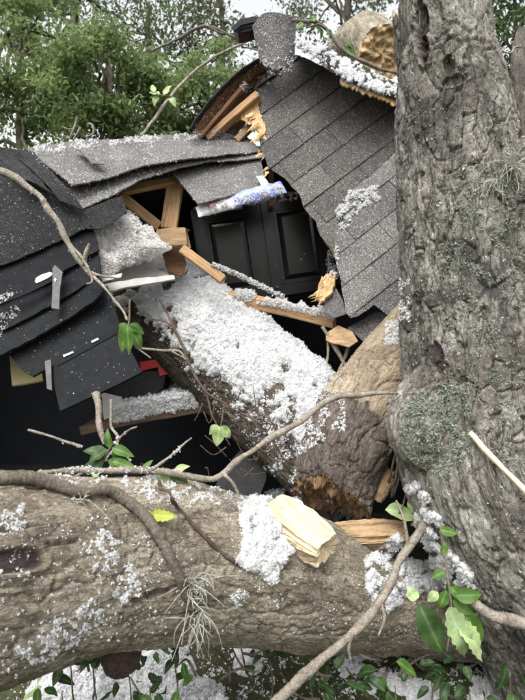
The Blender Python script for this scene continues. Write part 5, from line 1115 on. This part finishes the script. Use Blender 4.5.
sprig([(130, 300, 1.98, 1.0), (129, 318, 1.96, 1.0), (128, 328, 1.95, .9)], [(128, 324, 1.95, -105, 28, 13, 'leaf', 0), (128, 325, 1.94, -60, 27, 14, 'leaf', 0), (127, 324, 1.95, -150, 13, 9, 'leaf', 0), (130, 324, 1.95, -30, 16, 9, 'leaf', 0), (127, 326, 1.93, -80, 26, 11, 'leaf', 0)], 'fresh green leaves hanging at the corner of the black boards')
sprig([(100, 470, 1.62, 1.4), (106, 455, 1.64, 1.2), (112, 444, 1.66, 1.0)], [(106, 452, 1.64, 165, 22, 11, 'leaf_dark', 0), (108, 450, 1.62, 200, 22, 11, 'leaf_dark', 0), (110, 448, 1.62, 100, 18, 9, 'leaf', 0), (112, 448, 1.62, -10, 22, 11, 'leaf', 0), (112, 452, 1.62, -40, 24, 11, 'leaf_dark', 0), (104, 460, 1.62, 215, 18, 9, 'leaf_dark', 0), (108, 460, 1.6, -20, 20, 10, 'leaf', 0), (100, 466, 1.62, 175, 22, 10, 'leaf_dark', 0), (112, 462, 1.6, -5, 24, 10, 'leaf', 0), (98, 470, 1.6, 240, 10, 7, 'leaf_pale', 0)], 'leafy dark green sprig against the dark opening above the log')
sprig([(144, 478, 1.56, 1.2), (152, 472, 1.56, 1.2), (166, 472, 1.56, 1.0)], [(144, 470, 1.56, 60, 12, 7, 'leaf', 0), (160, 474, 1.55, -40, 20, 11, 'leaf_pale', 0), (168, 474, 1.55, -15, 22, 11, 'leaf', 0), (164, 474, 1.55, 200, 12, 9, 'leaf_pale', 0), (172, 478, 1.55, -70, 16, 8, 'leaf', 0), (176, 470, 1.55, 30, 14, 8, 'leaf_pale', 0)], 'small sprig with pale leaves lying on top of the log')
sprig([(140, 522, 1.36, .8), (150, 518, 1.36, .8), (156, 514, 1.36, .8)], [(150, 516, 1.36, 10, 26, 12, 'leaf_lime', 1), (152, 515, 1.36, 160, 10, 8, 'leaf_lime', 1), (156, 514, 1.36, -140, 12, 8, 'leaf_lime', 1)], 'single bright lime leaf lying on the fallen log')
sprig([(224, 404, 2.30, .9), (222, 418, 2.28, .9), (220, 428, 2.28, .9)], [(220, 426, 2.28, -100, 20, 13, 'leaf_pale', 0), (221, 426, 2.27, -50, 16, 10, 'leaf_pale', 0), (219, 426, 2.28, -150, 14, 9, 'leaf_pale', 0)], 'pale leaves hanging below the lower side of the fluffy trunk')
sprig([(440, 520, 1.72, 1.2), (444, 555, 1.66, 1.4), (450, 590, 1.60, 1.4), (452, 612, 1.58, 1.2)], [(440, 530, 1.70, 0, 16, 10, 'leaf', 0), (443, 556, 1.66, 80, 14, 9, 'leaf', 0), (445, 572, 1.64, -170, 14, 10, 'leaf', 0), (447, 582, 1.62, -70, 24, 15, 'leaf', 0), (449, 588, 1.60, -30, 28, 15, 'leaf', 0), (446, 590, 1.6, -110, 20, 12, 'leaf', 0), (452, 600, 1.58, -20, 34, 16, 'leaf', 0), (438, 592, 1.6, -140, 14, 10, 'leaf_pale', 0), (418, 604, 1.58, -62, 52, 27, 'leaf_dark', 1), (416, 600, 1.6, 120, 14, 12, 'leaf_pale', 0), (448, 606, 1.55, -66, 58, 25, 'leaf_pale', 1), (456, 620, 1.56, -45, 44, 20, 'leaf_pale', 1), (460, 610, 1.58, -50, 40, 20, 'leaf', 0), (470, 632, 1.58, -75, 30, 12, 'leaf_dark', 0), (455, 596, 1.57, 10, 26, 15, 'leaf', 0)], 'large leafy shoot hanging over the right end of the log')
sprig([(404, 500, 1.95, 1.0), (402, 508, 1.95, 1.0), (398, 515, 1.95, 1.0)], [(385, 510, 1.95, -5, 36, 17, 'leaf_pale', 0), (418, 498, 1.95, -120, 18, 14, 'leaf_pale', 0), (412, 470, 2.0, -60, 16, 9, 'leaf', 0)], 'broad pale leaf lying between the rotten limb and the standing trunk')
sprig([(306, 28, 2.76, .9), (318, 24, 2.76, .9), (326, 28, 2.75, .8)], [(304, 24, 2.76, 200, 9, 6, 'leaf', 0), (314, 22, 2.76, 100, 8, 6, 'leaf', 0), (318, 26, 2.76, -60, 12, 7, 'leaf', 0), (326, 30, 2.75, -40, 10, 6, 'leaf', 0), (348, 46, 2.74, -70, 14, 8, 'leaf', 0), (350, 44, 2.74, -100, 12, 7, 'leaf', 0), (345, 44, 2.74, -20, 10, 7, 'leaf', 0)], 'few small leaves on the thin branch over the white roof edge')
sprig([(176, 98, 3.55, .8), (164, 96, 3.5, .8), (156, 94, 3.5, .8)], [(160, 96, 3.5, 150, 11, 7, 'leaf_pale', 0), (164, 95, 3.5, 60, 11, 7, 'leaf_pale', 0), (158, 96, 3.5, -120, 10, 7, 'leaf_pale', 0), (170, 98, 3.5, -50, 10, 7, 'leaf_pale', 0), (154, 93, 3.5, 100, 9, 6, 'leaf_pale', 0)], 'pale leaf cluster on the thin arching branch behind the left roof')
# brush of leaves under the log; right-hand plants have deep shade put into leaf colour
r = random.Random(77)
def clump(px, py, Y, n, size, mats, label):
    c = P(px, py, Y); base = Vector((c.x, c.y, 0)); t = thing('undergrowth_plant', base, label, 'plant', 'plants under the log')
    tube('stem', [(base.x, base.y, -.02, .004), (base.x + .01, base.y, c.z * .5, .003), (c.x, c.y, c.z, .002)], M['twig'], t, seg=6, n=12, wob=.004)
    for k in range(n):
        p = c + Vector((r.gauss(0, .055), r.gauss(0, .05), r.gauss(0, .045))); p.z = max(p.z, .03)
        add_leaf(t, p, Vector((r.gauss(0, 1), r.gauss(-.3, .6), r.gauss(-.2, .6))), Vector((r.gauss(0, .4), -.5, 1)), size * r.choice((.7, .85, 1.0, 1.15)), size * .5, r.choice(mats), r.random() < .2, k)
for k, (x, y, Y, n, sz, ms, lb) in enumerate([(70, 655, 1.62, 9, .065, ('leaf_dark',), 'dark glossy leaves just left of the sawn stub under the log'), (92, 650, 1.66, 8, .06, ('leaf_dark',), 'dark leaves directly left of the round sawn stub'), (62, 690, 1.55, 5, .06, ('leaf_pale', 'leaf_dark'), 'small leaf plant at the lower left on the white drift'),
    (150, 685, 1.58, 12, .06, ('leaf', 'leaf_dark'), 'green leaf clump at the bottom edge right of the sawn stub'), (175, 660, 1.75, 9, .055, ('leaf', 'leaf_dark'), 'small green leaves under the air plant at the log'), (128, 668, 1.75, 8, .05, ('leaf_dark',), 'dark leaves below the round sawn stub'), (20, 694, 1.4, 4, .05, ('leaf',), 'few leaves in the bottom left corner'),
    (310, 672, 1.85, 12, .06, ('leaf_dark',), 'shade-toned plant under the middle of the log'), (350, 690, 1.7, 9, .065, ('leaf_dark',), 'leafy plant at the bottom edge right of the forked branch'), (395, 685, 1.68, 6, .085, ('leaf_dark', 'leaf'), 'larger leaved plant under the hanging shoot'), (430, 670, 1.9, 12, .06, ('leaf_dark',), 'shade-toned plant deep under the right end of the log'), (470, 690, 1.7, 8, .065, ('leaf_dark',), 'shade-toned leafy plant at the bottom edge near the right corner'), (510, 672, 1.7, 6, .08, ('leaf_dark',), 'large shade-toned leaves at the right margin under the trunk'), (270, 660, 2.0, 10, .05, ('leaf_dark',), 'shade-toned leaves in the gap under the log left of the forked branch')]):
    clump(x, y, Y, int(n * 1.15), sz, ms, lb)
